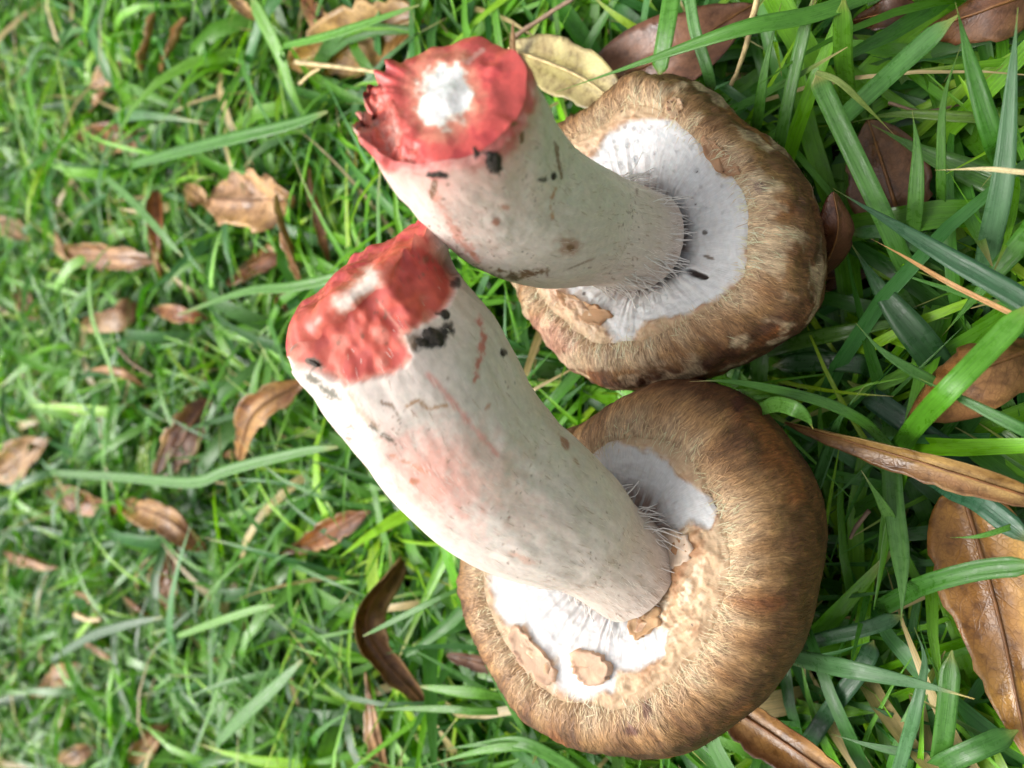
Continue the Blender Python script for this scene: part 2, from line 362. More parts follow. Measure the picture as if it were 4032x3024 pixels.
    sd_ = nrm(np.cross(dr, nn)); lift = rg.uniform(.00004, .00035, nh)[:, None]
    V = np.stack([p0 - sd_ * w + nn * .00004, p0 + sd_ * w + nn * .00004, p0 + dr * L * .55 + nn * lift + sd_ * w, p0 + dr * L * .55 + nn * lift - sd_ * w, p0 + dr * L + nn * lift * .6], 1)
    b = np.arange(nh)[:, None] * 5
    Fq = np.concatenate([b + np.array([[0, 1, 2]]), b + np.array([[0, 2, 3]]), b + np.array([[3, 2, 4]])])
    edge_h = rg.random(nh) < (.20 if k == 'A' else .30)                                            # woolly fringe reaching inward over the torn veil
    ii = np.where(edge_h, rg.integers(int(nr * .865), int(nr * .955), nh), ii); p0 = P[ii, jj]; nn = np.where(edge_h[:, None], ax, nd[ii, jj]); mer = nrm(P[np.minimum(ii + 2, nr - 1), jj] - P[np.maximum(ii - 2, 0), jj])
    mer = np.where(edge_h[:, None], nrm(mer - ax * (mer @ ax)[:, None]), mer); cir = np.cross(nn, mer); ang = ang * np.where(edge_h[:, None], 1.3, 1); dr = nrm(mer * np.cos(ang) + cir * np.sin(ang)); L = np.where(edge_h[:, None], L * 1.25, L); lift = np.where(edge_h[:, None], lift + .00035, lift); sd_ = nrm(np.cross(dr, nn))
    V = np.stack([p0 - sd_ * w + nn * .00004, p0 + sd_ * w + nn * .00004, p0 + dr * L * .55 + nn * lift + sd_ * w, p0 + dr * L * .55 + nn * lift - sd_ * w, p0 + dr * L + nn * lift * .6], 1)
    hc = np.minimum(c[ii, jj] * rg.uniform(.7, 1.75, (nh, 1)) + .01, .6)
    hair = child(mk('cap_fibrils', V, Fq, M_hair, None, np.repeat(hc, 5, 0), origin=cen), cap); hair['kind'] = 'stuff'
    hair.location = (0, 0, 0)
    return cap

VEIL = {'A': [zA(*p) for p in [(250, 560), (400, 490), (440, 400), (490, 350), (560, 325), (650, 330), (740, 318), (800, 330), (860, 300), (890, 350), (905, 410), (935, 460), (960, 515), (1000, 572), (1090, 600), (1150, 640), (1180, 690), (1150, 760), (1100, 840), (1112, 920), (1100, 1000), (1060, 1060), (1010, 1130), (930, 1180), (850, 1215), (700, 1235), (620, 1290), (520, 1390), (470, 1320), (430, 1250), (380, 1180), (250, 1110)]],
        'B': [zB(*p) for p in [(520, 250), (600, 262), (660, 312), (740, 320), (850, 332), (925, 395), (965, 450), (1000, 490), (1080, 525), (1130, 580), (1100, 640), (1040, 640), (1000, 660), (895, 670), (910, 790), (925, 820), (860, 880), (830, 930), (768, 985), (772, 1110), (800, 1128), (850, 1100), (930, 1090), (905, 1180), (830, 1230), (730, 1260), (690, 1330), (580, 1370), (480, 1340), (470, 1290), (470, 1225), (420, 1180), (380, 1130), (330, 1065), (285, 1055), (215, 990), (212, 900), (210, 800), (200, 700)]]}
STEM = {'A': [(2385, 912, .1605, 212), (2280, 886, .1555, 240), (2140, 850, .1455, 283), (2026, 785, .1375, 305), (1940, 700, .131, 316), (1864, 600, .124, 330), (1800, 500, .118, 342), (1752, 392, .113, 346)],
        'B': [(2350, 2150, .1565, 218), (2255, 2078, .1535, 262), (2090, 1976, .1495, 310), (1938, 1868, .146, 333), (1815, 1735, .1425, 355), (1706, 1562, .139, 368), (1575, 1365, .1355, 388), (1425, 1165, .1325, 412)]}
def stem_base(k):
    s = STEM[k][0]; return at(s[0], s[1], s[2]), s[3] * s[2] / FPX

def build_veil(k, root):
    e1, e2, ax = frame(k); cen = CEN[k]; R0 = (RA if k == 'A' else RB).mean()
    sb, sr = stem_base(k); off = sb - cen; off = off - ax * (off @ ax); sc = cen + off
    nt_, nr = 460, 120
    th = np.arange(nt_) / (nt_ - 1) * 2 * math.pi + math.pi / 2; d = np.cos(th)[:, None] * e1 + np.sin(th)[:, None] * e2
    outer = cen + d * (Rth(k, th) * ((.75 if k == 'A' else .70) + .10 * (fbm(np.stack([np.cos(th) * 5, np.sin(th) * 5, 0 * th], -1) + 6, 4, 14) - .5)))[:, None]; s = np.linspace(0, 1, nr)
    inner = sc + d * sr * .6
    P = inner[None] * (1 - s)[:, None, None] + outer[None] * s[:, None, None]
    h = np.interp(s, [0, .12, .22, .32, .45, .65, .85, .95, 1], [-.16, -.15, -.14, -.115, -.075, -.046, -.032, -.030, -.042]) * R0
    P = P + ax * h[:, None, None]
    thg = np.broadcast_to(th, (nr, nt_)); sg = s[:, None] + 0 * thg
    px = proj(P)[..., :2]
    rag = (fbm(px[..., [0, 1, 0]] * [.014, .014, 0] + 3, 5, 4) - .5) * 80
    sd_ = poly_sd(px, VEIL[k]) + rag + (26 if k == 'A' else 8)
    mott = fbm(np.concatenate([px * .012, 0 * px[..., :1]], -1), 5, 9); mott2 = fbm(np.concatenate([px * .035, 0 * px[..., :1]], -1), 4, 19)
    rad = fbm(np.stack([np.cos(thg) * 22, np.sin(thg) * 22, sg * 1.2], -1), 3, 40)
    out_ = sstep(16, -22, sd_ + (mott2 - .5) * 30)                                              # 1 in the tan remnants outside the white veil
    lift = sstep(1.0, .78, sg) * out_ * (.0009 + (mott - .45) * .0018) + (rad - .5) * .0011 * (1 - out_) * sstep(.9, .3, sg) + (mott2 - .5) * (.0006 + .0008 * out_) * sstep(1.0, .85, sg)
    P = P + ax * lift[..., None]
    white = np.array([.62, .615, .605]); c = np.broadcast_to(white, P.shape) * (.90 + .14 * mott[..., None])
    c = layer(c, (.50, .47, .45), sstep(.52, .75, rad + (mott2 - .5) * .5) * .5 * sstep(.95, .4, sg)); c = layer(c, (.60, .59, .58), sstep(.5, .7, mott) * .35)
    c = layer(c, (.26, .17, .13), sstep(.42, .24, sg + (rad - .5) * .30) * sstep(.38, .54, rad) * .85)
    tanc = np.array([.50, .33, .19]); tc = np.broadcast_to(tanc, P.shape) * (.6 + .85 * mott2[..., None])
    tc = layer(tc, (.34, .15, .055), sstep(.5, .66, mott) * .75); tc = layer(tc, (.70, .58, .42), sstep(.56, .7, 1 - mott + (mott2 - .5) * .6) * .8)
    if k == 'A':
        pink = sstep(2480, 2150, px[..., 0]) * .6; tc = layer(tc, (.58, .36, .26), pink)
    tc = layer(tc, (.50, .35, .205), sstep(.66, .92, sg + (rad - .5) * .3) * .85)
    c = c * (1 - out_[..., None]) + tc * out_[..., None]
    edge = np.exp(-((sd_ + 12) / 9.0) ** 2); c = layer(c, (.36, .19, .09), edge * sstep(.45, .6, mott2) * .8)
    if k == 'A':                                                            # torn hole showing dark gills
        hx = np.hypot((px[..., 0] - 2741) / 42, (px[..., 1] - 1079 - (px[..., 0] - 2741) * .35) / 14) + (mott2 - .5) * .6
        hole = sstep(1.2, .55, hx) * .9; P = P - ax * (hole * .0025)[..., None]; c = layer(c, (.06, .028, .018), hole)
        hx = np.hypot((px[..., 0] - 2790) / 24, (px[..., 1] - 1013 - (px[..., 0] - 2790) * .3) / 7); hole = sstep(1.2, .7, hx); c = layer(c, (.2, .16, .13), hole)
    for _ in range(5):
        j = rng.integers(0, nt_); i_ = rng.integers(int(nr * .45), int(nr * .95)); x, y = px[i_, j]; rr = rng.uniform(3, 11)
        dd = np.hypot((px[..., 0] - x), (px[..., 1] - y)) / rr + (mott2 - .5); c = layer(c, (.05, .03, .02), sstep(1.2, .7, dd) * .85)
    uvw = np.stack([thg, sg * 2, 0 * sg], -1)
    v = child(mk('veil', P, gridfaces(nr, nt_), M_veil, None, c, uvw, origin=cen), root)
    # threads strung between stem and veil
    rg = np.random.default_rng(3); VV = []; FF = []; nv = 0
    nth = 230 if k == 'A' else 130
    for q in range(nth):
        t0 = rg.uniform(0, 2 * math.pi)
        dq = math.cos(t0) * e1 + math.sin(t0) * e2; side = np.cross(ax, dq)
        i1 = int(nr * rg.uniform(.25, .55 if rg.random() < .25 else .38)); j1 = int(((t0 - math.pi / 2 + rg.normal(0, .10)) % (2 * math.pi)) / (2 * math.pi) * (nt_ - 1))
        a = sb + dq * sr * .97 + ax * rg.uniform(-.0045, .0008); bb = P[i1, j1] + ax * .0001
        mdl = (a + bb) / 2 + ax * rg.uniform(.0, .0012) + side * rg.normal(0, .0007)
        V, Fc = tube(spline([a, mdl, bb], 7), rg.uniform(.00005, .00014), 4); VV.append(V); FF.append(Fc + nv); nv += len(V)
    t = child(mk('veil_threads', np.vstack(VV), np.vstack(FF), M_thread, origin=cen), root); t['kind'] = 'stuff'
    return v, P

def lump(name, p, r, nrml, mat, root, seed, flat=.55):
    import bmesh
    bm = bmesh.new(); bmesh.ops.create_icosphere(bm, subdivisions=3, radius=1)
    V = np.array([v.co[:] for v in bm.verts]); Fc = [tuple(v.index for v in f_.verts) for f_ in bm.faces]; bm.free()
    V = V * (1 + (fbm(V * 2.3 + seed * 7, 4, seed)[:, None] - .5) * 1.3)
    n = nrm(np.asarray(nrml)); s = nrm(np.cross(n, [.3, .9, .2])); b = np.cross(n, s)
    W = p + (V[:, :1] * s * r[0] + V[:, 1:2] * b * r[1] + V[:, 2:] * n * min(r) * flat)
    return child(mk(name, W, Fc, mat, origin=p), root)

def build_stem(k, root):
    S = STEM[k]; W = np.array([at(a, b, c) for a, b, c, h in S]); Rd = np.array([h * c / FPX for a, b, c, h in S])
    d0 = nrm(W[0] - W[1]); W = np.vstack([W[0] + d0 * .012, W]); Rd = np.concatenate([[Rd[0] * .95], Rd])
    nv, nt_ = 300, 260
    X = spline(W, nv); Rr = spline(Rd[:, None] * np.ones((1, 3)), nv)[:, 0]
    T = nrm(np.gradient(X, axis=0)); tv = CAM - X
    U = nrm(tv - T * np.sum(tv * T, 1, keepdims=True)); B = np.cross(T, U)          # U faces the camera: seam (th=pi) at the back
    th = np.arange(nt_) / (nt_ - 1) * 2 * math.pi - math.pi
    dirs = U[:, None] * np.cos(th)[None, :, None] + B[:, None] * np.sin(th)[None, :, None]
    v = np.linspace(0, 1, nv)[:, None] + 0 * th; thg = th + 0 * v
    cyl = np.stack([np.cos(thg) * 1.3, np.sin(thg) * 1.3, v * 4.5], -1)
    irr = (fbm(cyl * 1.1 + (7 if k == 'A' else 2), 3, 2) - .5) * .13 + (fbm(cyl * 4, 3, 6) - .5) * .035
    wr_ = np.stack([np.cos(thg) * 7, np.sin(thg) * 7, v * 3.5], -1); fibl = fbm(wr_ * 2.2, 3, 88); sc = 1 + irr + (fbm(wr_, 3, 87) - .5) * .022
    if k == 'B':                                                              # chamfered, hacked front of the cut end
        fr = np.cos(thg - .25); be = sstep(.80, 1.0, v) * sstep(-.35, .75, fr); sc = sc - be * .30 * sstep(.25, .7, fbm(cyl * 1.1 + 40, 2, 12) + .25)
    sc = sc * (1 - .055 * sstep(.955, 1.0, v) ** 2)
    P = X[:, None] + dirs * (Rr[:, None] * sc)[..., None]
    # rim of the cut: uneven end
    rim = np.zeros(nt_)
    if k == 'A': rim = (fbm(np.stack([np.cos(th) * 2, np.sin(th) * 2, th * 0], -1) + 11, 3, 3) - .5) * .004
    else: rim = (fbm(np.stack([np.cos(th) * 2.4, np.sin(th) * 2.4, th * 0], -1) + 4, 3, 13) - .5) * .006
    rp = proj(P[-1]); th_n = np.stack([th * 9 + 20, 0 * th, 0 * th], -1); jag = (fbm(th_n * .45, 4, 3) - .42) * .0085 * (.3 + 1.2 * vnoise(th_n * .3, 9))
    if k == 'A': wj = sstep(1640, 1500, rp[:, 0]) * sstep(760, 640, rp[:, 1])
    else: wj = sstep(1180, 1000, rp[:, 1]) * sstep(1400, 1480, rp[:, 0]); jag = jag + .0042 * wj * (.6 + .8 * vnoise(th_n * .5, 6))
    P = P + (T[:, None] * (rim[None, :] * sstep(.82, 1, v) + (jag * wj)[None, :] * sstep(.9, 1, v))[..., None]) + dirs * ((jag * wj * .5)[None, :] * sstep(.92, 1, v))[..., None]
    px = proj(P)[..., :2]; front = (np.sum(dirs * nrm(CAM - P), -1) > -.25)
    pn = np.concatenate([px, 0 * px[..., :1]], -1)
    n1 = fbm(pn * .008, 4, 51); n2 = fbm(pn * .03, 4, 52); n3 = fbm(pn * .09, 3, 53)
    c = np.broadcast_to(np.array([.73, .625, .55]), P.shape) * (.88 + .22 * n1[..., None])
    c = layer(c, (.72, .65, .57), sstep(.5, .7, n2) * .5) * (.90 + .19 * fibl[..., None])
    def blob(x, y, rx, ry, cc, a, ang=0, hard=.5, rg_=1.0):
        nonlocal c
        ca, sa = math.cos(ang), math.sin(ang); dx = px[..., 0] - x; dy = px[..., 1] - y
        dd = np.hypot((dx * ca + dy * sa) / rx, (-dx * sa + dy * ca) / ry) + (n2 - .5) * rg_ * 1.2 + (n3 - .5) * rg_ * .6
        c = layer(c, cc, sstep(1 + (1 - hard) * .7, 1 - (1 - hard) * .8, dd) * a * front)
    def streak(pts, w, cc, a, rg_=1.0):
        nonlocal c
        dd = np.full(px.shape[:-1], 1e9)
        for q in range(len(pts) - 1): dd = np.minimum(dd, seg_dist(px, pts[q], pts[q + 1]))
        c = layer(c, cc, sstep(1.5, .1, dd / w + (n3 - .5) * rg_ * 2.2 + (n2 - .5) * rg_ * 2.6) * a * front)
    PINK = (.74, .40, .33); RED = (.55, .085, .075); BLK = (.018, .014, .012); BRN = (.20, .10, .045); ORG = (.50, .20, .09); SIL = (.60, .46, .36)
    # brownish fibrous tint near the cap
    c = layer(c, (.60, .50, .41), sstep(.34, .05, v + (n1 - .5) * .2) * .7)
    if k == 'A':
        endm = sstep(.80, 1.0, v + (n1 - .5) * .16 + (n2 - .5) * .08); c = layer(c, PINK, endm * .9)
        c = layer(c, RED, sstep(.93, .99, v + (n1 - .5) * .12 + (n2 - .5) * .07) * .9)
        blob(1900, 700, 190, 120, (.76, .50, .42), .5, .3, 0); blob(1830, 860, 150, 60, (.72, .46, .38), .4, .8, 0)
        streak([(1701, 753), (1770, 880), (1830, 970), (1885, 1030)], 16, (.66, .26, .18), .7)
        streak([(1960, 1065), (2060, 1082), (2150, 1068)], 13, BRN, .95); streak([(1880, 1068), (1960, 1095), (2020, 1088)], 16, (.10, .06, .03), .9)
        streak([(2186, 560), (2200, 640), (2210, 700)], 6, BRN, .9); streak([(2190, 740), (2165, 800), (2175, 860)], 7, ORG, .7)
        for a in [(1947, 640, 34, 58, BLK, .97, -.2, .8), (1877, 590, 11, 38, BLK, .95, 0, .8), (1721, 688, 38, 14, BLK, .95, .1, .8), (2053, 541, 9, 28, BRN, .95, .1, .8), (2180, 694, 15, 15, BLK, .97, 0, .8), (2142, 707, 20, 8, BLK, .95, 0, .8),
                  (1708, 735, 14, 40, BRN, .9, .2, .6), (1953, 872, 17, 15, (.40, .14, .08), .85, 0, .4), (1990, 816, 16, 10, (.5, .24, .16), .8, .3, .4), (2239, 965, 46, 36, (.42, .22, .15), .75, .4, .3), (2245, 975, 14, 12, BRN, .9, 0, .6), (1995, 490, 60, 8, BRN, .9, -.1, .7), (1860, 1000, 12, 10, ORG, .6), (2285, 1040, 60, 5, BRN, .6, -.4)]: blob(*a)
    else:
        cutp = [z3(*p) for p in [(60, 900), (90, 860), (200, 660), (300, 480), (400, 360), (500, 280), (600, 220), (640, 150), (840, 0), (920, 90), (970, 210), (1020, 290), (1046, 370), (1036, 480), (965, 590), (820, 680), (742, 722), (800, 840), (700, 940), (560, 962), (430, 992), (330, 955), (230, 905), (110, 915)]]
        sdc = poly_sd(px, cutp) + (n2 - .5) * 26; cm = sstep(-4, 5, sdc) * sstep(.6, .75, v) * front
        cc = np.broadcast_to(np.array([.62, .12, .075]), P.shape) * (.75 + .5 * n1[..., None])
        sm1 = fbm(pn * .006 + 9, 2, 61); sm2 = fbm(pn * .016 + 9, 2, 62)
        cc = np.broadcast_to(np.array([.64, .11, .07]), P.shape) * (.8 + .4 * sm1[..., None])
        cc = layer(cc, (.44, .05, .05), sstep(1180, 960, px[..., 1] + (sm1 - .5) * 200) * .75); cc = layer(cc, (.40, .045, .05), sstep(.52, .66, sm2) * .45); cc = layer(cc, (.74, .30, .22), sstep(.55, .70, 1 - sm2) * .5)
        cc = layer(cc, (.74, .38, .28), sstep(10, 3, seg_dist(px, (1500, 1190), (1590, 1310)) + (n3 - .5) * 10) * .6)
        cc = layer(cc, (.78, .55, .42), sstep(26, 4, sdc) * .35); P = P - dirs * (cm * .0012 + cm * (fbm(pn * .008, 2, 51) - .5) * .003 + cm * (fbm(pn * .03, 1, 52) - .5) * .0005)[..., None]
        blob(1870, 1790, 190, 110, (.74, .50, .41), .7, .6, 0); blob(1720, 1880, 210, 110, (.74, .36, .28), .85, .7, 0); blob(1560, 1790, 60, 80, (.76, .48, .40), .6, .6, 0); blob(2010, 1980, 190, 90, (.76, .56, .46), .5, .6, 0)
        streak([(1889, 1262), (1905, 1340), (1884, 1436), (1866, 1500)], 13, (.56, .14, .11), .85); streak([(1686, 1473), (1780, 1580), (1870, 1690), (1958, 1790)], 12, (.76, .36, .30), .8, .5)
        streak([(1600, 1600), (1650, 1574), (1686, 1612), (1759, 1594)], 8, (.40, .20, .07), .9); streak([(1500, 1585), (1545, 1600), (1571, 1650)], 6, BRN, .9); streak([(1360, 1520), (1420, 1620), (1500, 1700)], 12, (.42, .28, .15), .55)
        streak([(1200, 1470), (1270, 1530), (1330, 1570)], 17, (.06, .06, .03), .85); streak([(1460, 1680), (1520, 1720), (1545, 1735)], 7, (.09, .08, .05), .9); streak([(1540, 1790), (1620, 1830), (1680, 1860)], 9, (.6, .26, .15), .7)
        c = c * (1 - cm[..., None]) + cc * cm[..., None]
        for a in [(1708, 1335, 74, 36, BLK, .97, -.3, .7), (1755, 1290, 30, 22, BLK, .9, 0, .6), (1620, 1340, 40, 26, (.2, .12, .06), .7, 0, .3), (1751, 1240, 22, 20, (.05, .045, .035), .95, 0, .8), (1803, 1111, 11, 18, BLK, .9), (1979, 1389, 14, 17, (.06, .05, .04), .95, 0, .8), (1216, 1444, 44, 17, (.05, .055, .03), .92, .3, .7), (1629, 1896, 18, 11, (.55, .2, .1), .85), (2222, 1745, 14, 30, (.38, .14, .08), .8, -.5), (2270, 1820, 8, 22, (.4, .2, .12), .7, -.6), (1920, 1600, 16, 9, ORG, .7, -.8), (2003, 2038, 9, 8, (.25, .06, .03), .9), (2060, 2200, 60, 12, (.7, .36, .24), .5, .4)]: blob(*a)
    spk = fbm(pn * .055 + 70, 2, 71); c = layer(c, (.22, .12, .07), sstep(.86, .92, spk + (n1 - .5) * .45) * .6 * front)
    spk = fbm(pn * .12 + 170, 2, 72); c = layer(c, (.10, .06, .04), sstep(.93, .97, spk + (n1 - .5) * .5) * .7 * front)
    uvw = np.stack([thg, v * 6, 0 * v], -1)
    o = X[0]; st = child(mk('stem', P, gridfaces(nv, nt_), M_stem, None, c, uvw, origin=o), root)
    rg = np.random.default_rng(15); nh = 3800; ii = np.minimum((rg.random(nh) ** 2.2 * nv * .92).astype(int) + 6, nv - 12); jj = rg.integers(2, nt_ - 3, nh)
    p0 = P[ii, jj]; nn = dirs[ii, jj]; mer = nrm(P[ii + 3, jj] - P[ii - 3, jj]); cir = np.cross(nn, mer); an = rg.normal(0, .2, nh)[:, None]
    dr = nrm(mer * np.cos(an) + cir * np.sin(an)) * rg.choice([-1, 1], nh)[:, None]; L = rg.uniform(.0008, .0028, nh)[:, None]; w = rg.uniform(.00002, .00005, nh)[:, None]; sd_ = nrm(np.cross(dr, nn)); lf = rg.uniform(.00003, .00022, nh)[:, None]
    Vh = np.stack([p0 - sd_ * w + nn * .00002, p0 + sd_ * w + nn * .00002, p0 + dr * L * .5 + nn * lf + sd_ * w, p0 + dr * L * .5 + nn * lf - sd_ * w, p0 + dr * L + nn * lf * .5], 1)
    b = np.arange(nh)[:, None] * 5; Fh = np.concatenate([b + np.array([[0, 1, 2]]), b + np.array([[0, 2, 3]]), b + np.array([[3, 2, 4]])])
    hc = np.where(rg.random((nh, 1)) < .8, np.array([[.80, .72, .63]]), np.array([[.46, .33, .23]])) * rg.uniform(.7, 1.1, (nh, 1))
    hr = mk('stem_fibrils', Vh, Fh, M_hair, st, np.repeat(hc, 5, 0), origin=o); hr['kind'] = 'stuff'; hr.location = (0, 0, 0)
    # cut end: polar height field closing the tube
    nr = 90; ring = P[-1]; cc0 = ring.mean(0); tn = T[-1]; s = np.linspace(1, 0, nr)
    sm = dirs[-1] * Rr[-1]; w3 = (s ** 4)[:, None, None]; Q = cc0 + ((ring - cc0)[None] * w3 + sm[None] * (1 - w3)) * s[:, None, None]
    un = (Q - cc0) @ U[-1] / Rr[-1]; bn = (Q - cc0) @ B[-1] / Rr[-1]; rr = s[:, None] + 0 * th
    nz = fbm(np.stack([un * 3, bn * 3, 0 * un], -1) + 8, 2, 91); nz2 = fbm(np.stack([un * 11, bn * 11, 0 * un], -1), 2, 92)
    dome = (1 - rr ** 3)
    if k == 'A':
        tear = sstep(-.1, .55, un * .25 + 0 * bn)                              # filled below by pixel side
        hgt = dome * ((nz - .45) * .0022 + (nz2 - .5) * .00025 + .0006)
    else:
        hgt = dome * (.0030 + (nz - .45) * .004 + (nz2 - .5) * .0007) + sstep(.15, -.75, un) * .0022 * dome
    Q = Q + tn * hgt[..., None]
    qx = proj(Q)[..., :2]; qn = np.concatenate([qx, 0 * qx[..., :1]], -1)
    m1 = fbm(qn * .011, 4, 151); m2 = fbm(qn * .035, 4, 152); m3 = fbm(qn * .1, 3, 153)
    if k == 'A':
        torn = sstep(40, -40, (qx[..., 0] - 1600) * .86 + (qx[..., 1] - 560) * -.5 + (m1 - .5) * 160)   # ragged left flank
        Q = Q - tn * (torn * sstep(.35, .75, rr) * (.0004 + (m1 - .3) * .004 + (m2 - .5) * .002))[..., None]
        c = np.broadcast_to(np.array([.62, .095, .080]), Q.shape) * (.80 + .55 * m1[..., None])
        c = layer(c, (.44, .045, .05), sstep(.48, .66, m1 + (m2 - .5) * .4) * .7)
        c = layer(c, (.66, .17, .11), torn * .75); c = layer(c, (.78, .40, .32), torn * sstep(.55, .7, m2) * .75); c = layer(c, (.56, .07, .05), torn * sstep(.55, .68, 1 - m2) * .6)
        dx = (qx[..., 0] - 1745) / 104; dy = (qx[..., 1] - 370) / 124; dd = np.hypot(dx, dy) + (m2 - .5) * .7 + (m1 - .5) * .5
        c = layer(c, (.74, .32, .20), sstep(1.75, 1.05, dd) * .7); c = layer(c, (.82, .74, .62), sstep(1.15, .88, dd)); c = layer(c, (.86, .85, .82), sstep(.98, .75, dd))
        c = layer(c, (.70, .36, .30), sstep(14, 5, seg_dist(qx, (1840, 245), (1900, 195)) + (m3 - .5) * 12) * .8)
    else:
        c = np.broadcast_to(np.array([.48, .065, .065]), Q.shape) * (.75 + .6 * m1[..., None])
        c = layer(c, (.62, .15, .09), sstep(.5, .66, m2) * .6)
        c = layer(c, (.60, .12, .07), sstep(.0, .5, un + (m1 - .5) * .5) * .8)
        dp = seg_dist(qx, (1350, 1195), (1470, 1090)) / 30 + (m2 - .5) * 1.8
        c = layer(c, (.70, .40, .30), sstep(2.1, .9, dp) * .8); c = layer(c, (.80, .72, .63), sstep(1.2, .4, dp) * .9)
        c = layer(c, (.76, .46, .38), sstep(12, 4, seg_dist(qx, (1460, 1180), (1560, 1270)) + (m3 - .5) * 10) * .6)
    uvw = np.stack([un, bn, hgt * 50], -1)
    cf = child(mk('cut_face', Q, gridfaces(nr, nt_), M_cut, None, c, uvw, origin=cc0), root)
    # ragged torn strips round the rim
    rg = np.random.default_rng(8)
    if k == 'A': spots = [(1400, 450, 44)]
    else: spots = [(1530, 955, 40)]
    for (x, y, L) in spots:
        dd = np.hypot(px[-1][:, 0] - x, px[-1][:, 1] - y); j = int(np.argmin(dd)); b0 = ring[j]; outw = nrm(b0 - cc0)
        tgt = at(x, y, (b0 - CAM) @ FW); Lw = L * .113 / FPX; dv_ = tgt + tn * .001 - b0; dl_ = np.linalg.norm(dv_)
        b1 = b0 + nrm(dv_ + outw * .001 + tn * .0012) * min(max(dl_, Lw * .3), Lw * .55); b0 = b0 - outw * Lw * .5 - tn * .0012
        t = np.linspace(0, 1, 9); ctr = b0[None] * (1 - t)[:, None] + b1[None] * t[:, None] + tn * (np.sin(t * 3.1) * .0004)[:, None]
        V, Fc = tube(ctr, Lw * .75 * (1 - t ** 1.3 * .95), 9)
        cen_ = np.repeat(ctr, 9, 0); V = cen_ + (V - cen_) * (1 + (fbm(V * 1100 + L, 3, 5)[:, None] - .5) * 1.2); dq_ = V - cen_; V = V - .5 * outw * (dq_ @ outw)[:, None]
        child(mk('torn_strip', V, Fc, M_tear, origin=b0), root)
    # crumbs of soil stuck to the skin
    lst = [(1947, 640, 30, 46, 'd'), (1877, 592, 9, 30, 'd'), (1721, 688, 34, 11, 'd'), (2180, 694, 14, 12, 'd')] if k == 'A' else [(1708, 1335, 56, 32, 'd'), (1751, 1240, 20, 17, 'd'), (1979, 1389, 12, 14, 'd'), (1216, 1446, 30, 13, 'd'), (1660, 1350, 26, 18, 'd')]
    for q, (x, y, rx, ry, _) in enumerate(lst):
        dd = np.hypot(px[..., 0] - x, px[..., 1] - y) + (~front) * 1e6; i_, j = np.unravel_index(np.argmin(dd), dd.shape); sc_ = ((P[i_, j] - CAM) @ FW) / FPX
        rx_, ry_ = rx * sc_, ry * sc_
        n_ = dirs[i_, j]; s_ = nrm(np.cross(n_, -RT)); lump('soil_crumb', P[i_, j], (ry_, rx_), n_, M_dirt, root, q + (1 if k == 'A' else 20), .5)
    # fine loose hairs at the silhouette
    return st, P, px

mush = {}
LBL = {'A': 'mushroom standing on its cap, round white pith in its pinkish-red cut stem', 'B': 'larger mushroom with leaning pink-flushed stem, its red end hacked to a ridge'}
VEILP = {}
for k in 'AB':
    b = CEN[k] - AXIS[k] * 1.1 * (RA if k == 'A' else RB).mean()
    root = empty('mushroom', b, LBL[k], 'mushroom', 'two cut mushrooms upside down in the grass'); mush[k] = root
    build_cap(k, root); v, VP = build_veil(k, root); VEILP[k] = VP; build_stem(k, root)

# flakes of brown veil stuck on the white veil / margin
def flake(k, pts, root, colr, lift=.0007):
    VP = VEILP[k]; ax = AXIS[k]; px = proj(VP)[..., :2]
    poly = np.array(pts, float); c0 = poly.mean(0); n = 40; ang = np.linspace(0, 2 * math.pi, len(poly) + 1)
    pp = np.vstack([poly, poly[:1]]); cl = np.concatenate([[0], np.cumsum(np.hypot(*np.diff(pp, axis=0).T))]); ss = np.linspace(0, cl[-1], n, endpoint=False)
    bd = np.stack([np.interp(ss, cl, pp[:, 0]), np.interp(ss, cl, pp[:, 1])], -1) + rng.normal(0, 4, (n, 2))
    rings = []
    for s in (1.0, .93, .8, .6, .4, .2, .02): rings.append(c0 + (bd - c0) * s)
    G = np.array(rings); out = np.zeros(G.shape[:2] + (3,))
    m_ = (poly_sd(px, poly) > -60); A_ = np.stack([px[..., 0][m_] - c0[0], px[..., 1][m_] - c0[1], np.ones(m_.sum())], -1); dz = (VP[m_] - CAM) @ FW
    co = np.linalg.lstsq(A_, dz, rcond=None)[0]; dpt = (G[..., 0] - c0[0]) * co[0] + (G[..., 1] - c0[1]) * co[1] + co[2]
    for i in range(G.shape[0]):
        for j in range(n): out[i, j] = at(G[i, j, 0], G[i, j, 1], dpt[i, j])
    mn = fbm(np.concatenate([G * .03, 0 * G[..., :1]], -1), 3, 7)
    hh = np.array([-.0004, .9, 1.0, .9, .85, .8, .8])[:, None] * lift * .8 + (mn - .5) * .0005; hh[0] = -.0012
    curl = (fbm(np.concatenate([G[1] * .02, 0 * G[1][..., :1]], -1), 2, 17) - .35) * .002; hh[1] += np.maximum(curl, 0)
    out = out + ax * hh[..., None]
    c = np.array(colr) * (.6 + .8 * mn[..., None])
    return child(mk('veil_flake', out, gridfaces(7, n, True), M_veil, None, c, np.concatenate([G * .004, 0 * G[..., :1]], -1), origin=out[-1, 0]), root)
TAN = (.52, .34, .22); BRWN = (.40, .22, .11)
flake('B', [zB(*p) for p in [(532, 1180), (560, 1162), (620, 1170), (660, 1190), (700, 1235), (690, 1290), (650, 1318), (600, 1312), (555, 1275), (538, 1230)]], mush['B'], TAN, .0016)
flake('B', [zB(*p) for p in [(775, 985), (850, 975), (910, 990), (900, 1060), (850, 1105), (800, 1125), (775, 1105), (770, 1040)]], mush['B'], (.42, .25, .12), .0012)
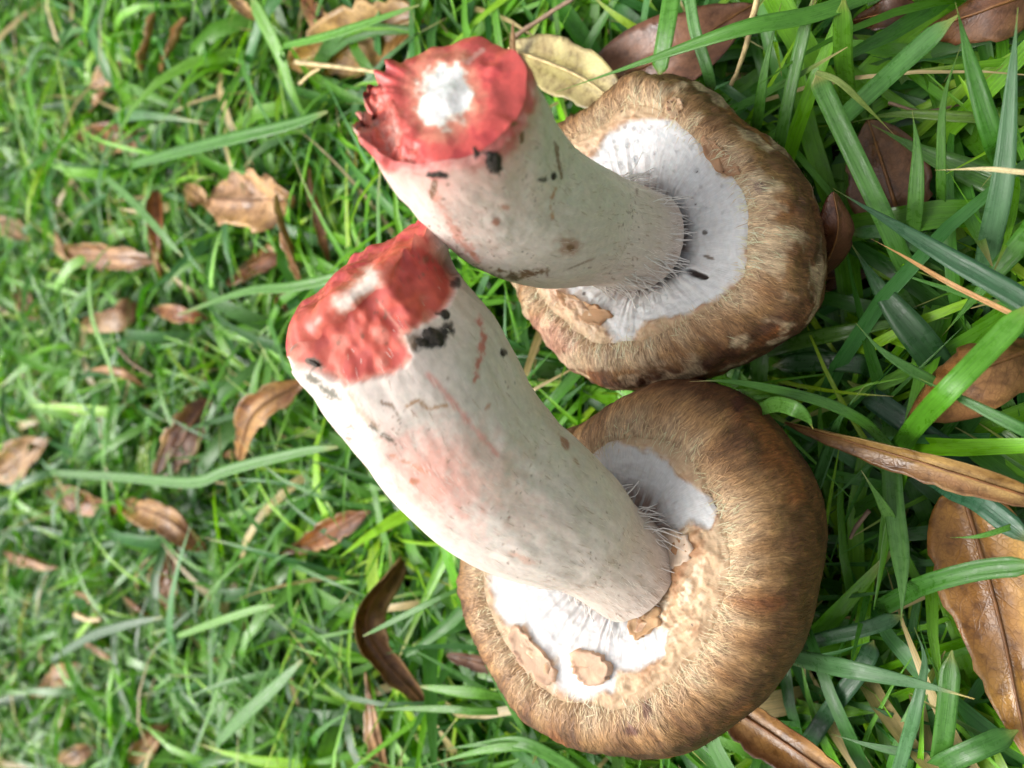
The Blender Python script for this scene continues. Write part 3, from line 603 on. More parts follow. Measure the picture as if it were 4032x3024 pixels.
flake('B', [zB(*p) for p in [(895, 675), (960, 668), (1010, 690), (1035, 750), (1015, 800), (985, 830), (930, 830), (905, 780), (910, 720)]], mush['B'], (.60, .46, .34), .0010)
flake('B', [zB(*p) for p in [(290, 1060), (330, 1080), (380, 1140), (430, 1190), (480, 1260), (470, 1310), (400, 1300), (330, 1240), (280, 1150), (270, 1100)]], mush['B'], TAN, .0010)
flake('A', [zA(*p) for p in [(905, 365), (930, 355), (980, 400), (1060, 460), (1110, 520), (1115, 570), (1060, 575), (1000, 560), (960, 510), (925, 450)]], mush['A'], BRWN, .0016)
flake('A', [zA(*p) for p in [(740, 210), (790, 180), (830, 200), (820, 250), (780, 290), (740, 260)]], mush['A'], (.44, .29, .17), .0012)
flake('A', [zA(*p) for p in [(180, 1140), (260, 1160), (340, 1200), (440, 1240), (480, 1270), (400, 1320), (320, 1310), (240, 1240), (190, 1180)]], mush['A'], (.38, .22, .11), .0005)

# ------------------------------------------------------------------ fallen leaves
LEAVES = []
def leaf(label, a, b, w, z=(.026, .032, .026), mid=(0, 0), curl=.6, roll=0.0, col=(.24, .11, .035), col2=None, shape=(.9, .8), twist=0.0, wav=.10, rib=None, group=None, stalk=0, cover=None):
    P0 = onz(a[0], a[1], z[0]); P2 = onz(b[0], b[1], z[2]); mx, my = (a[0] + b[0]) / 2 + mid[0], (a[1] + b[1]) / 2 + mid[1]; P1 = onz(mx, my, z[1])
    if P1[1] > .17: P0, P1, P2 = (onz(*p_, zz - .005) for p_, zz in ((a, z[0]), ((mx, my), z[1]), (b, z[2])))
    nv, nu = 26, 13; X = spline([P0, P1, P2], nv); t = np.linspace(0, 1, nv); T = nrm(np.gradient(X, axis=0))
    dep = (P1 - CAM) @ FW; Wd = w * dep / FPX / 2
    far = P1[1] > .17; wav = wav * (1.8 if far else .8); w = w * (1.2 if far else 1); Wd = Wd * (1.2 if far else 1)
    hw = Wd * np.maximum(np.sin(math.pi * np.clip(t, .004, .996) ** shape[0]), 0) ** shape[1]
    S = nrm(np.cross(T, [0, 0, 1.])); Nn = np.cross(S, T); sg_ = len(LEAVES)
    if far: twist = twist + 1.3 * math.sin(sg_ * 2.4); roll = roll + .5 * math.sin(sg_ * 1.7 + 1); curl = curl * (1.0 + .35 * math.sin(sg_ * 3.1))
    r = roll + twist * (t - .5); S2 = S * np.cos(r)[:, None] + Nn * np.sin(r)[:, None]; N2 = np.cross(S2, T)
    u = np.linspace(-1, 1, nu); cu = max(abs(curl), .02)
    ar = np.sin(u * cu / 2 * 2) / (cu); br = (1 - np.cos(u * cu)) / cu * np.sign(curl)
    seed = len(LEAVES) + 1; ug, tg = np.meshgrid(u, t)
    wv = (fbm(np.stack([ug * 1.2 + seed * 3, tg * 3.5, 0 * ug], -1), 3, seed) - .5) * 2 * wav * Wd * 1.6
    V = X[:, None] + S2[:, None] * (hw[:, None] * ar)[..., None] + N2[:, None] * (hw[:, None] * br + wv * np.sin(math.pi * np.clip(tg, .03, .97)) ** .5 + hw[:, None] * .10 * (abs(u) < .09))[..., None]
    ed_ = 1 - (.20 if far else .10) * (fbm(np.stack([ug * .6 + seed, tg * 9, 0 * ug], -1), 3, seed + 9) > .56) * (abs(ug) > .8); V = X[:, None] + (V - X[:, None]) * ed_[..., None]
    V[..., 2] = np.maximum(V[..., 2], .004)
    c1 = np.array(col); c2 = np.array(col2 if col2 is not None else c1 * .75)
    mixn = sstep(.35, .65, fbm(np.stack([ug + seed, tg * 2.5, 0 * ug], -1), 3, seed + 50)); c = c1 * (1 - mixn[..., None]) + c2 * mixn[..., None]
    if far: c = layer(c, (.62, .46, .30), sstep(.62, .95, abs(ug) + (fbm(np.stack([ug * 2, tg * 4 + seed, 0 * ug], -1), 3, seed + 5) - .5) * .9) * .6); c = c * np.array([1.05, .90, .55])
    c = c * (1 - .35 * sstep(.8, 1, abs(ug))[..., None] * sstep(.4, .6, fbm(np.stack([ug * 3, tg * 9, 0 * ug], -1), 2, seed))[..., None])
    root = empty('fallen_leaf', X[nv // 2], label, 'leaf', group)
    th_ = .00022; bot = V - N2[:, None] * th_
    VV = np.concatenate([V.reshape(-1, 3), bot.reshape(-1, 3)]); n0 = nv * nu; G = gridfaces(nv, nu); Fc = [G, G[:, ::-1] + n0]
    def edge(idx): idx = np.array(idx); return np.stack([idx[:-1], idx[:-1] + n0, idx[1:] + n0, idx[1:]], -1)
    Fc += [edge(np.arange(nv) * nu)[:, ::-1], edge(np.arange(nv) * nu + nu - 1), edge(np.arange(nu)), edge(np.arange(nu) + (nv - 1) * nu)[:, ::-1]]
    uvw = np.stack([ug, tg, 0 * ug], -1).reshape(-1, 3)
    bl = child(mk('leaf_blade', VV, np.vstack(Fc), M_leaf, None, np.tile(c.reshape(-1, 3), (2, 1)), np.tile(uvw, (2, 1)), origin=X[nv // 2]), root)
    rx = V[:, nu // 2] + N2 * .00005
    if stalk: rx = np.vstack([X[0] - T[0] * stalk + np.array([0, 0, -.002]), X[0] - T[0] * stalk * .5, rx])
    rr = np.linspace(.00038, .00014, len(rx)) * min(1.3, Wd / .008 + .3)
    Vr, Fr = tube(rx, rr, 5); child(mk('midrib', Vr, Fr, rib or M_rib, origin=X[nv // 2]), root)
    LEAVES.append((X, hw, cover if cover is not None else (.85 if far else .03))); return root
D = 1.8228
def dl(label, a, b, w, **k):
    s = lambda p: (p[0] * D, p[1] * D)
    if 'mid' in k: k['mid'] = s(k['mid'])
    return leaf(label, s(a), s(b), w * D, **k)
BR = (.26, .12, .04); DB = (.13, .05, .02); RB_ = (.22, .085, .04); GO = (.42, .23, .06); TN = (.50, .33, .18); PK = (.50, .32, .22); OR = (.34, .13, .03); YG = (.50, .42, .14); YB = (.40, .27, .09)
# near leaves
dl('large golden brown leaf with dark netted veins, flat and tapering to a stalk', (2075, 1045), (2225, 1650), 215, mid=(10, -10), z=(.020, .024, .028), curl=.35, col=(.52, .27, .045), col2=(.38, .17, .03), shape=(.62, .85), wav=.10)
dl('long narrow folded leaf, brown with a golden end, pointing at the furry brown cap', (2260, 1085), (1695, 912), 95, mid=(20, 0), z=(.034, .038, .034), curl=1.0, roll=.5, twist=.9, col=(.27, .13, .045), col2=(.42, .26, .08), shape=(.85, .6))
dl('brown leaf curled over like a shell, wet and shiny, under a bright blade', (2270, 740), (1960, 905), 190, mid=(-15, -10), z=(.026, .036, .026), curl=-.9, roll=-.2, col=(.36, .17, .055), col2=(.26, .11, .035), shape=(.9, .6))
dl('golden brown leaf folded into a trough, tucked under the furry brown cap', (1585, 1530), (1870, 1720), 150, z=(.024, .026, .026), curl=1.35, col=(.36, .19, .06), col2=(.24, .11, .04), shape=(.55, .45), roll=.1)
dl('dark brown veined leaf lying low between upright green blades', (1955, 500), (1875, 258), 175, z=(.014, .018, .014), curl=.5, col=(.19, .085, .035), col2=(.12, .05, .022), shape=(.8, .75))
dl('dark brown leaf with a wet shining edge pressed against the pale-patched cap', (1770, 600), (1800, 415), 85, mid=(22, 0), z=(.016, .034, .040), curl=-.8, roll=-.7, col=(.17, .065, .03), col2=DB, shape=(.8, .6))
dl('dull brown leaf sunk in shade below the pale-patched cap', (1730, 610), (1880, 590), 60, z=(.010, .012, .010), curl=.5, col=(.16, .07, .03))
dl('broad reddish brown leaf crossed by long green blades behind the pale-patched cap', (1260, 190), (1630, 10), 190, mid=(0, 25), z=(.020, .024, .020), curl=.5, col=(.27, .12, .06), col2=(.19, .08, .04), shape=(.8, .7))
dl('brown wet leaf with frosted sheen at the lawn corner by a straight blade', (2260, -20), (1990, 70), 140, z=(.022, .026, .018), curl=-.6, col=(.24, .11, .045), col2=(.17, .07, .03), shape=(.8, .7))
dl('small dark reddish leaf half buried behind a straight diagonal blade', (1990, 20), (1840, 45), 75, z=(.012, .014, .010), curl=.5, col=(.13, .045, .02))
dl('yellow green leaf with blotches wedged between upright stem and pale-patched cap', (1100, 105), (1365, 250), 125, mid=(20, -12), z=(.024, .030, .030), curl=.45, col=(.42, .36, .12), col2=(.52, .43, .19), shape=(.75, .7), rib=M_ribpale, cover=.6)
dl('big yellowish brown leaf lying behind the round white pith', (920, 40), (620, 140), 125, z=(.026, .028, .020), curl=.5, col=YB, col2=(.30, .18, .06), shape=(.85, .7), rib=M_ribpale, cover=.95)
dl('pale tan pointed leaf tip standing up behind the upright stem', (1115, 150), (1108, 48), 34, z=(.022, .03, .036), curl=.9, col=(.55, .36, .20), shape=(.6, .8))
dl('pinkish brown leaf lying aslant above the yellowish brown leaf', (650, 0), (745, 95), 66, z=(.022, .026, .022), curl=.6, col=PK, col2=RB_)
dl('reddish brown scrap lying beside the pinkish brown leaf', (735, 40), (800, 75), 40, z=(.018, .02, .018), curl=.5, col=OR)
# crescent and strips by the big mushroom
dl('dark brown crescent leaf with a pale rim arching over the grass', (866, 1205), (925, 1530), 74, mid=(-105, -10), z=(.026, .042, .024), curl=.9, roll=.75, col=(.17, .08, .03), col2=(.24, .12, .05), shape=(.7, .4))
dl('narrow brown leaf strip standing beside the dark crescent leaf', (832, 1680), (790, 1450), 52, z=(.020, .026, .028), curl=1.1, col=(.26, .12, .06), col2=PK, shape=(.55, .6))
dl('short brown leaf stub poking out from under the furry brown cap', (1075, 1440), (965, 1415), 44, z=(.022, .024, .026), curl=.9, col=(.22, .10, .05), shape=(.6, .5))
dl('golden leaf sharply bent like a boomerang, tip hanging down', (655, 820), (516, 1003), 66, mid=(-38, -18), z=(.036, .042, .026), curl=.8, roll=.4, col=(.42, .24, .07), col2=(.30, .13, .04), shape=(.9, .55))
dl('reddish brown leaf lying under grass near the pink-flushed stem', (800, 1105), (608, 1198), 58, z=(.022, .026, .024), curl=.7, col=OR, col2=DB)
# the field of leaves further off
dl('broad oval tan leaf with wet pinkish patches and dark outline', (445, 432), (638, 430), 118, mid=(0, 2), z=(.030, .034, .030), curl=.55, col=(.55, .36, .20), col2=(.46, .30, .24), shape=(.9, .62), wav=.16)
dl('twisted tan leaf strip hanging from the broad oval leaf', (597, 420), (650, 612), 46, z=(.036, .034, .026), curl=.9, twist=1.2, col=TN, col2=(.36, .2, .1), shape=(.8, .6))
dl('small curled tan scrap at the blunt end of the broad oval leaf', (400, 400), (455, 452), 40, z=(.028, .034, .028), curl=1.0, col=TN)
dl('upright orange brown leaf strip crossing a tan rolled leaf', (336, 412), (352, 612), 48, z=(.034, .032, .020), curl=1.0, col=OR, col2=BR, shape=(.7, .5))
dl('rolled tan and pinkish leaf lying lengthwise', (118, 540), (338, 566), 62, z=(.026, .032, .026), curl=1.2, col=PK, col2=BR, shape=(.8, .5))
dl('pale bleached leaf fragment at the blunt end of the rolled leaf', (120, 500), (160, 560), 44, z=(.028, .03, .024), curl=.7, col=(.55, .40, .30))
dl('dark chestnut leaf with a white wet spot under a long blade', (485, 612), (632, 540), 78, z=(.020, .024, .022), curl=.7, col=DB, col2=RB_)
dl('thin brown upright leaf strip behind the upright stem', (668, 362), (712, 572), 36, z=(.022, .028, .02), curl=1.0, col=(.30, .14, .06))
dl('tan leaf scroll standing tall', (334, 26), (308, 155), 46, z=(.034, .036, .028), curl=1.2, col=TN, col2=(.4, .24, .12), shape=(.8, .5))
dl('tan leaf scroll leaning beside the standing scroll', (404, 40), (346, 158), 36, z=(.034, .034, .026), curl=1.3, col=TN, shape=(.8, .5))
dl('light tan leaf chip under a yellow green blade', (262, 135), (196, 190), 38, z=(.026, .028, .026), curl=.6, col=TN)
dl('pale pinkish chip below the light tan chip', (228, 195), (190, 250), 34, z=(.026, .028, .024), curl=.6, col=PK)
dl('wide pink brown leaf half hidden by blades', (165, 300), (335, 296), 62, z=(.018, .022, .018), curl=.6, col=(.32, .17, .10), col2=RB_)
dl('long tan leaf slipping under a broad blade at the lawn edge', (488, -15), (560, 45), 30, z=(.030, .032, .028), curl=.8, col=(.58, .40, .22))
dl('brown glossy leaf folded along its rib with bright wet glints', (452, 862), (336, 1038), 74, z=(.024, .03, .026), curl=.9, roll=.3, col=(.30, .15, .05), col2=DB, shape=(.85, .6))
dl('pale wet leaf with golden edge lying apart', (-20, 1035), (108, 950), 82, z=(.028, .03, .026), curl=.6, col=(.52, .36, .26), col2=(.40, .24, .10))
dl('rusty brown leaf under a long bent blade', (92, 1062), (290, 1105), 56, z=(.020, .024, .02), curl=.7, col=OR, col2=BR)
dl('large brown folded leaf with a golden keel', (262, 1085), (446, 1190), 80, mid=(10, -18), z=(.024, .034, .026), curl=1.0, roll=-.3, col=(.30, .16, .07), col2=(.42, .26, .12), shape=(.85, .55))
dl('tan boat shaped leaf below the golden keeled leaf', (372, 1180), (356, 1312), 80, z=(.022, .026, .022), curl=1.1, col=(.40, .24, .12), col2=BR, shape=(.8, .5))
dl('small curled brown leaf with pale lip', (4, 1192), (138, 1226), 36, z=(.026, .03, .024), curl=1.0, col=PK, col2=OR)
dl('thin tan hook shaped leaf rib in the grass', (152, 1275), (222, 1345), 20, mid=(10, -14), z=(.03, .036, .026), curl=1.2, col=TN)
dl('mauve brown leaf arching beneath crossing blades', (170, 700), (318, 668), 78, mid=(0, -12), z=(.022, .032, .022), curl=-.7, col=(.28, .15, .08), col2=(.36, .24, .16))
dl('small orange leaf pointing to the mauve brown leaf', (330, 668), (452, 690), 34, z=(.024, .028, .022), curl=.8, col=(.36, .13, .03))
dl('narrow arched tan leaf on top of the blades', (196, 800), (312, 836), 30, mid=(4, -10), z=(.03, .036, .028), curl=-.9, col=(.50, .30, .18))
dl('rust coloured leaf with torn end near the lawn edge', (66, 1502), (178, 1430), 52, z=(.022, .026, .022), curl=.8, col=OR, col2=PK)
dl('bent brown leaf with pale ribs showing at the lawn edge', (366, 1565), (282, 1650), 62, z=(.022, .028, .022), curl=1.0, col=(.30, .16, .06), col2=TN)
dl('thin pinkish leaf sliver', (176, 1385), (256, 1432), 20, z=(.028, .03, .026), curl=.8, col=PK)
dl('brown leaf sliver beside an arched green blade', (270, 1290), (330, 1335), 24, z=(.026, .028, .022), curl=.8, col=PK, col2=BR)
dl('tan leaf with pinkish face lying in short bright grass', (-10, 470), (70, 520), 40, z=(.024, .026, .024), curl=.6, col=PK)
dl('brown leaf nearly covered by fine grass', (30, 620), (100, 700), 44, z=(.02, .024, .02), curl=.6, col=(.36, .2, .12), col2=RB_)
dl('tan curled leaf edge at the lawn corner', (120, 1650), (210, 1610), 40, z=(.026, .03, .024), curl=.9, col=TN, col2=BR)
dl('small brown leaf deep under the bent golden leaf', (480, 985), (560, 965), 24, z=(.018, .02, .018), curl=.5, col=PK)
dl('reddish leaf piece behind the hacked red stem end', (590, 640), (690, 690), 34, z=(.018, .02, .018), curl=.6, col=RB_)

# ------------------------------------------------------------------ single blades of grass that stand out
def catm_px(pts, zs, n):
    W = np.array([onz(p[0], p[1], z) for p, z in zip(pts, zs)]); return spline(W, n), W
BLADES = []
def blade(label, pts, z, w, col=(.06, .19, .02), tip=None, taper='end', fold=.22, name='grass_blade', cat='grass blade', group='long grass blades round the caps', down=True, roll=0.0, cap0=None):
    zs = np.interp(np.linspace(0, 1, len(pts)), np.linspace(0, 1, len(z)), z)
    n = 22; X, W = catm_px(pts, zs, n); 
    if down:                                                          # the hidden lower end runs on down to the soil
        t0 = nrm(X[0] - X[1]); t0[2] = 0; h = X[0][2]
        ex = np.array([X[0] + t0 * q * h * .9 + np.array([0, 0, -h * (q ** 1.5)]) for q in (1.0, .75, .5, .25)]); X = np.vstack([ex, X])
    n = len(X); T = nrm(np.gradient(X, axis=0)); dep = (X.mean(0) - CAM) @ FW; Wd = w * dep / FPX / 2; t = np.linspace(0, 1, n)
    if taper == 'end': hw = Wd * (1 - sstep(.45, 1.0, t) ** 1.2 * .97) * (.85 + .15 * sstep(0, .2, t))
    elif taper == 'both': hw = Wd * np.maximum(np.sin(math.pi * np.clip(t, .01, .99)), 0) ** .5
    else: hw = Wd * (1 - .93 * sstep(.86, 1.0, t) ** 1.4)
    S = nrm(np.cross(T, [0, 0, 1.])); Nn = np.cross(S, T); S2 = S * math.cos(roll) + Nn * math.sin(roll); N2 = np.cross(S2, T)
    u = np.array([-1, -.5, 0, .5, 1.]); V = X[:, None] + S2[:, None] * (hw[:, None] * u)[..., None] + N2[:, None] * (hw[:, None] * fold * abs(u))[..., None]
    V[..., 2] = np.maximum(V[..., 2], .001)
    c = np.broadcast_to(np.array(col), V.shape).copy(); c = c * (1 + .25 * (fbm(np.stack([t * 5 + len(BLADES), 0 * t, 0 * t], -1), 3, 3) - .5)[:, None, None])
    tipc = np.array(tip if tip is not None else (.22, .26, .05)); k = sstep(.90 if tip is None else .84, .99, t)[:, None, None]; c = c * (1 - k) + tipc * k
    uvw = np.zeros(V.shape); uvw[..., 0] = u; uvw[..., 1] = t[:, None] * 4; uvw[..., 2] = len(BLADES) * .37
    th_ = .00012; G = gridfaces(n, 5); n0 = n * 5; bot = V - N2[:, None] * th_
    e = lambda i: np.stack([i[:-1], i[:-1] + n0, i[1:] + n0, i[1:]], -1)
    Fc = np.vstack([G, G[:, ::-1] + n0, e(np.arange(n) * 5)[:, ::-1], e(np.arange(n) * 5 + 4)])
    o = mk(name, np.concatenate([V.reshape(-1, 3), bot.reshape(-1, 3)]), Fc, M_grass, None, np.tile(c.reshape(-1, 3), (2, 1)), np.tile(uvw.reshape(-1, 3), (2, 1)), origin=X[0])
    tag(o, label, cat, group); BLADES.append((X, Wd)); return o
G1 = (.075, .23, .022); G2 = (.045, .15, .028); G3 = (.05, .15, .055); G4 = (.10, .27, .02); ST = (.56, .42, .18); G5 = (.03, .10, .03)
B_ = blade
B_('long arched green blade sweeping over the yellow green leaf to a fine tip', [(3420, -20), (3200, 60), (2920, 115), (2560, 235), (2190, 362)], (.036, .046, .044), 68, G1)
B_('broad upright blade ending at the edge of the pale-patched cap', [(2650, -30), (2630, 100), (2612, 200), (2596, 300)], (.034, .034, .03), 76, G1, taper='none')
B_('pale twisted blade dropping onto the pale-patched cap', [(2715, -20), (2738, 120), (2785, 270), (2808, 370)], (.040, .038, .032), 46, (.09, .24, .05), taper='none')
B_('pointed blade with its tip just below the long arched blade', [(2972, 560), (2985, 470), (3017, 253), (3076, 12)], (.024, .034, .042), 46, G1)
B_('straight ribbed blade next to the pointed blade', [(3060, 620), (3072, 560), (3127, 295), (3200, -10)], (.024, .032, .040), 50, G1, taper='none')
B_('wide smooth blade narrowing to a dark base between two leaves', [(3345, 400), (3335, 320), (3322, 200), (3323, -20)], (.018, .028, .042), 74, G4, taper='none')
B_('broad blade snapped at a sharp bleached fold, below its bent tip', [(3500, 900), (3450, 790), (3340, 560), (3250, 370), (3214, 285)], (.030, .038, .044), 74, (.09, .25, .04), tip=(.5, .45, .15), taper='none')
B_('thin bent-over tip hanging from the snapped blade', [(3214, 285), (3300, 320), (3400, 410), (3521, 530)], (.0445, .046, .034), 24, (.22, .30, .06), tip=(.5, .42, .15), down=False)
B_('straight pale blade lying diagonally, cut square at its upper end', [(3290, 500), (3313, 473), (3460, 338), (3603, 207), (3772, 60)], (.020, .034, .046), 78, (.08, .22, .05), taper='none')
B_('blade with a white wet streak running to the lawn corner', [(3930, 600), (3905, 530), (3820, 241), (3762, 10)], (.026, .036, .044), 78, (.06, .21, .02), taper='end')
B_('bluish upright blade crossing under the cream straw', [(3880, 1080), (3900, 950), (3950, 700), (3985, 300), (4008, 30)], (.022, .036, .046), 86, (.085, .20, .085))
B_('short pointed blade standing in front of the dark veined leaf', [(3596, 910), (3606, 800), (3612, 600), (3592, 435)], (.026, .034, .040), 58, (.08, .22, .03))
B_('narrow upright blade beside the short pointed blade', [(3706, 820), (3706, 700), (3714, 410), (3782, 178)], (.024, .036, .046), 36, (.07, .20, .02))
B_('very broad green blade lying beneath the cream straw', [(4090, 800), (3960, 735), (3675, 617), (3434, 492)], (.020, .022, .020), 110, (.075, .21, .025))
B_('horizontal yellowish green blade with a nibbled tip', [(3950, 468), (3800, 462), (3530, 450), (3325, 488)], (.024, .026, .024), 42, (.11, .22, .015))
B_('cream straw lying across the green blades', [(4080, 684), (4000, 676), (3868, 665), (3680, 670)], (.048, .048, .046), 20, (.70, .58, .32), tip=(.6, .45, .2), name='straw', cat='straw', group='dry straws', down=False, fold=.4)
B_('dark green blade running aslant over the brown leaves to a fine tip', [(4090, 1220), (3980, 1150), (3723, 1006), (3482, 861), (3280, 742)], (.040, .040, .036), 78, (.035, .115, .045))
B_('short blade curling out from behind the wet dark leaf', [(3680, 1010), (3627, 977), (3500, 915), (3330, 920)], (.022, .028, .026), 52, (.045, .14, .03), taper='none')
B_('orange straw slanting over dark wet blades', [(4020, 1252), (3900, 1195), (3723, 1107), (3560, 1010), (3430, 940)], (.040, .040, .036), 20, (.62, .34, .13), tip=(.5, .3, .12), name='straw', cat='straw', group='dry straws', down=False, fold=.4)
B_('broad dark blade with white wet gleams, lying below the orange straw', [(3720, 1480), (3640, 1360), (3482, 1160), (3347, 953)], (.018, .028, .026), 118, (.03, .10, .028))
B_('bright wet blade slanting down from the lawn edge to a pale tip', [(4080, 880), (4032, 943), (3868, 1136), (3708, 1325)], (.036, .032, .022), 80, (.065, .21, .02))
B_('narrow blade with a torn tip rising from the shell curled leaf', [(3730, 1536), (3680, 1505), (3560, 1440), (3460, 1370), (3368, 1270)], (.028, .034, .038), 42, (.06, .17, .03))
B_('bright broad blade lying across the shell curled leaf', [(3548, 1752), (3620, 1660), (3723, 1550), (3916, 1353), (4080, 1180)], (.028, .052, .052), 82, (.085, .27, .015), taper='none')
B_('long blade starting from a pale tip on the furry brown cap', [(3480, 1735), (3400, 1660), (3241, 1582), (3000, 1522), (2850, 1500), (2716, 1502)], (.030, .046, .058), 42, (.07, .20, .025), tip=(.55, .42, .2))
B_('dark blade lying in shade between the two caps', [(3440, 1450), (3380, 1432), (3200, 1425), (3040, 1440)], (.018, .022, .018), 76, (.025, .085, .02), taper='none')
B_('olive blade running out from under the pale-patched cap', [(3090, 1360), (3200, 1332), (3338, 1305), (3545, 1268), (3740, 1252)], (.020, .024, .022), 62, (.06, .15, .015))
B_('pointed blade crossing behind the long narrow folded leaf', [(3200, 1950), (3217, 1900), (3270, 1750), (3309, 1645), (3402, 1522)], (.024, .032, .042), 48, (.055, .165, .035))
B_('stout jointed grass shoot between the cap and the golden leaf', [(3511, 1830), (3521, 1982), (3545, 2175), (3553, 2310), (3548, 2464)], (.026, .034, .040), 76, (.085, .21, .045))
B_('small pointed blade branching from the stout shoot', [(3515, 2070), (3500, 2030), (3458, 1958), (3391, 1852)], (.030, .032, .036), 44, (.09, .23, .025), tip=(.45, .45, .2))
B_('dark bluish blade between the folded leaf and the golden leaf', [(3700, 1890), (3760, 1930), (3868, 1982), (4080, 2150)], (.026, .032, .036), 84, (.04, .13, .065), taper='none')
B_('glossy blade laid across the flat golden leaf', [(3560, 2340), (3650, 2296), (3868, 2240), (4100, 2222)], (.030, .040, .044), 74, (.05, .17, .02), taper='none', fold=.5)
B_('tiny green blade tip resting on the flat golden leaf', [(4010, 2060), (3955, 2083), (3850, 2112), (3740, 2117)], (.034, .036, .035), 22, (.08, .24, .02), down=False)
B_('wide dark blade with wet stripes below the shell curled leaf', [(3740, 1775), (3700, 1752), (3579, 1669), (3338, 1500)], (.020, .024, .020), 90, (.03, .09, .045), taper='none')
B_('slim blade passing over the end of the shell curled leaf', [(4080, 1716), (4000, 1678), (3772, 1563), (3620, 1490)], (.048, .050, .046), 46, (.06, .18, .035))
B_('long grey green blade with a yellow pointed tip and a brown bruise', [(3110, 2578), (3200, 2602), (3357, 2635), (3636, 2696), (3836, 2752)], (.030, .044, .046), 78, (.075, .185, .065), tip=(.62, .48, .16))
B_('thick upright blade under the yellow pointed tip', [(3690, 3070), (3712, 2930), (3732, 2757), (3748, 2560)], (.024, .034, .036), 72, (.055, .175, .02), taper='none')
B_('wavy pale blade bending beside the thick upright blade', [(3530, 3060), (3570, 2920), (3608, 2785), (3641, 2600), (3600, 2470)], (.026, .036, .034), 48, (.08, .20, .075))
B_('plain blade slanting up from the foot of the thick upright blade', [(3660, 3060), (3720, 3005), (3850, 2945), (4010, 2875)], (.024, .034, .030), 80, (.05, .165, .025), taper='none')
B_('glossy blade lying along the trough shaped leaf', [(3700, 2990), (3663, 2980), (3450, 2940), (3270, 2890)], (.026, .028, .026), 46, (.05, .15, .035))
B_('dark blade crossing under the yellow pointed tip', [(3200, 2900), (3280, 2780), (3400, 2620), (3440, 2520)], (.020, .026, .024), 66, (.035, .11, .04), taper='none')
B_('bruised green blade in the shade of the furry brown cap', [(3180, 2530), (3300, 2500), (3420, 2470), (3560, 2420)], (.020, .026, .024), 56, (.05, .15, .05), taper='none')
B_('spear shaped bright blade beside the furry brown cap', [(1950, 2738), (1880, 2728), (1780, 2718), (1655, 2703)], (.030, .034, .034), 48, (.11, .30, .02), taper='both')
B_('thin long blade leaning along the flank of the furry brown cap', [(2110, 2970), (2030, 2820), (1948, 2673), (1885, 2550), (1843, 2469)], (.030, .040, .046), 26, (.07, .21, .02))
B_('slender blade touching the tip of the furry brown cap', [(1800, 2180), (1831, 2265), (1855, 2330), (1875, 2392)], (.044, .050, .048), 22, (.05, .16, .025))
B_('straight blade crossing the dark crescent leaf', [(1740, 2350), (1650, 2395), (1540, 2450), (1430, 2505)], (.046, .048, .046), 26, (.08, .23, .03), taper='both')
B_('level blade below the dark crescent leaf', [(1860, 2800), (1780, 2792), (1600, 2790), (1420, 2798)], (.034, .036, .034), 30, (.09, .25, .02))
B_('broad blade forking out below the furry brown cap', [(2300, 3060), (2200, 2990), (2060, 2925), (1900, 2930), (1730, 2952)], (.030, .036, .036), 60, (.075, .24, .02))
B_('bright curved blade below the broad forking blade', [(2140, 2940), (2000, 2940), (1855, 2965), (1633, 3030)], (.034, .038, .036), 36, (.10, .29, .02))
B_('tall bright blade rising at the far edge near two tan scrolls', [(1140, 330), (1110, 230), (1060, 120), (980, -30)], (.030, .036, .042), 62, (.13, .34, .02), taper='none')
B_('long blade lying across the back of the yellowish brown leaf', [(1120, 180), (1260, 150), (1420, 100), (1650, 20)], (.044, .046, .044), 34, (.11, .33, .02), taper='both')
B_('long soft blade running behind the hacked red stem end', [(1480, 1040), (1330, 1090), (1150, 1130), (960, 1150), (700, 1240)], (.040, .042, .036), 42, (.085, .26, .018), taper='both')
B_('broad far blade stretched past the broad oval leaf', [(520, 650), (700, 600), (900, 550), (1150, 490), (1290, 440)], (.036, .042, .040), 50, (.075, .25, .02), taper='both')
B_('crossing blade laid over the broad far blade', [(420, 700), (520, 790), (640, 920), (720, 1010)], (.042, .042, .036), 36, (.09, .27, .03), taper='both')
B_('bright blade beside a yellowish tuft further off', [(350, 1080), (365, 1250), (420, 1400), (470, 1560)], (.042, .040, .034), 30, (.14, .36, .02), taper='both')
B_('large soft blade sweeping along the lawn toward the pink-flushed stem', [(200, 1860), (500, 1880), (760, 1900), (900, 1850), (1180, 1780), (1330, 1760)], (.034, .038, .038), 44, (.075, .24, .018), taper='both')
B_('broad blade leaning across others below the rusty brown leaf', [(860, 2920), (960, 2820), (1090, 2700), (1190, 2600)], (.038, .042, .04), 56, (.07, .23, .02), taper='both')
B_('bright long blade crossing the short grass', [(700, 2505), (850, 2450), (1000, 2400), (1080, 2385)], (.040, .042, .040), 32, (.13, .34, .02), taper='both')
B_('dark green blade slanting past the small yellow stem', [(200, 2600), (350, 2510), (500, 2460), (640, 2430)], (.038, .040, .036), 36, (.04, .13, .03), taper='both')

B_('torn curled scrap of green blade beside the furry brown cap', [(3000, 1610), (3060, 1592), (3130, 1610), (3180, 1650), (3202, 1690)], (.046, .052, .046), 62, (.10, .25, .04), tip=(.6, .52, .15), down=False)

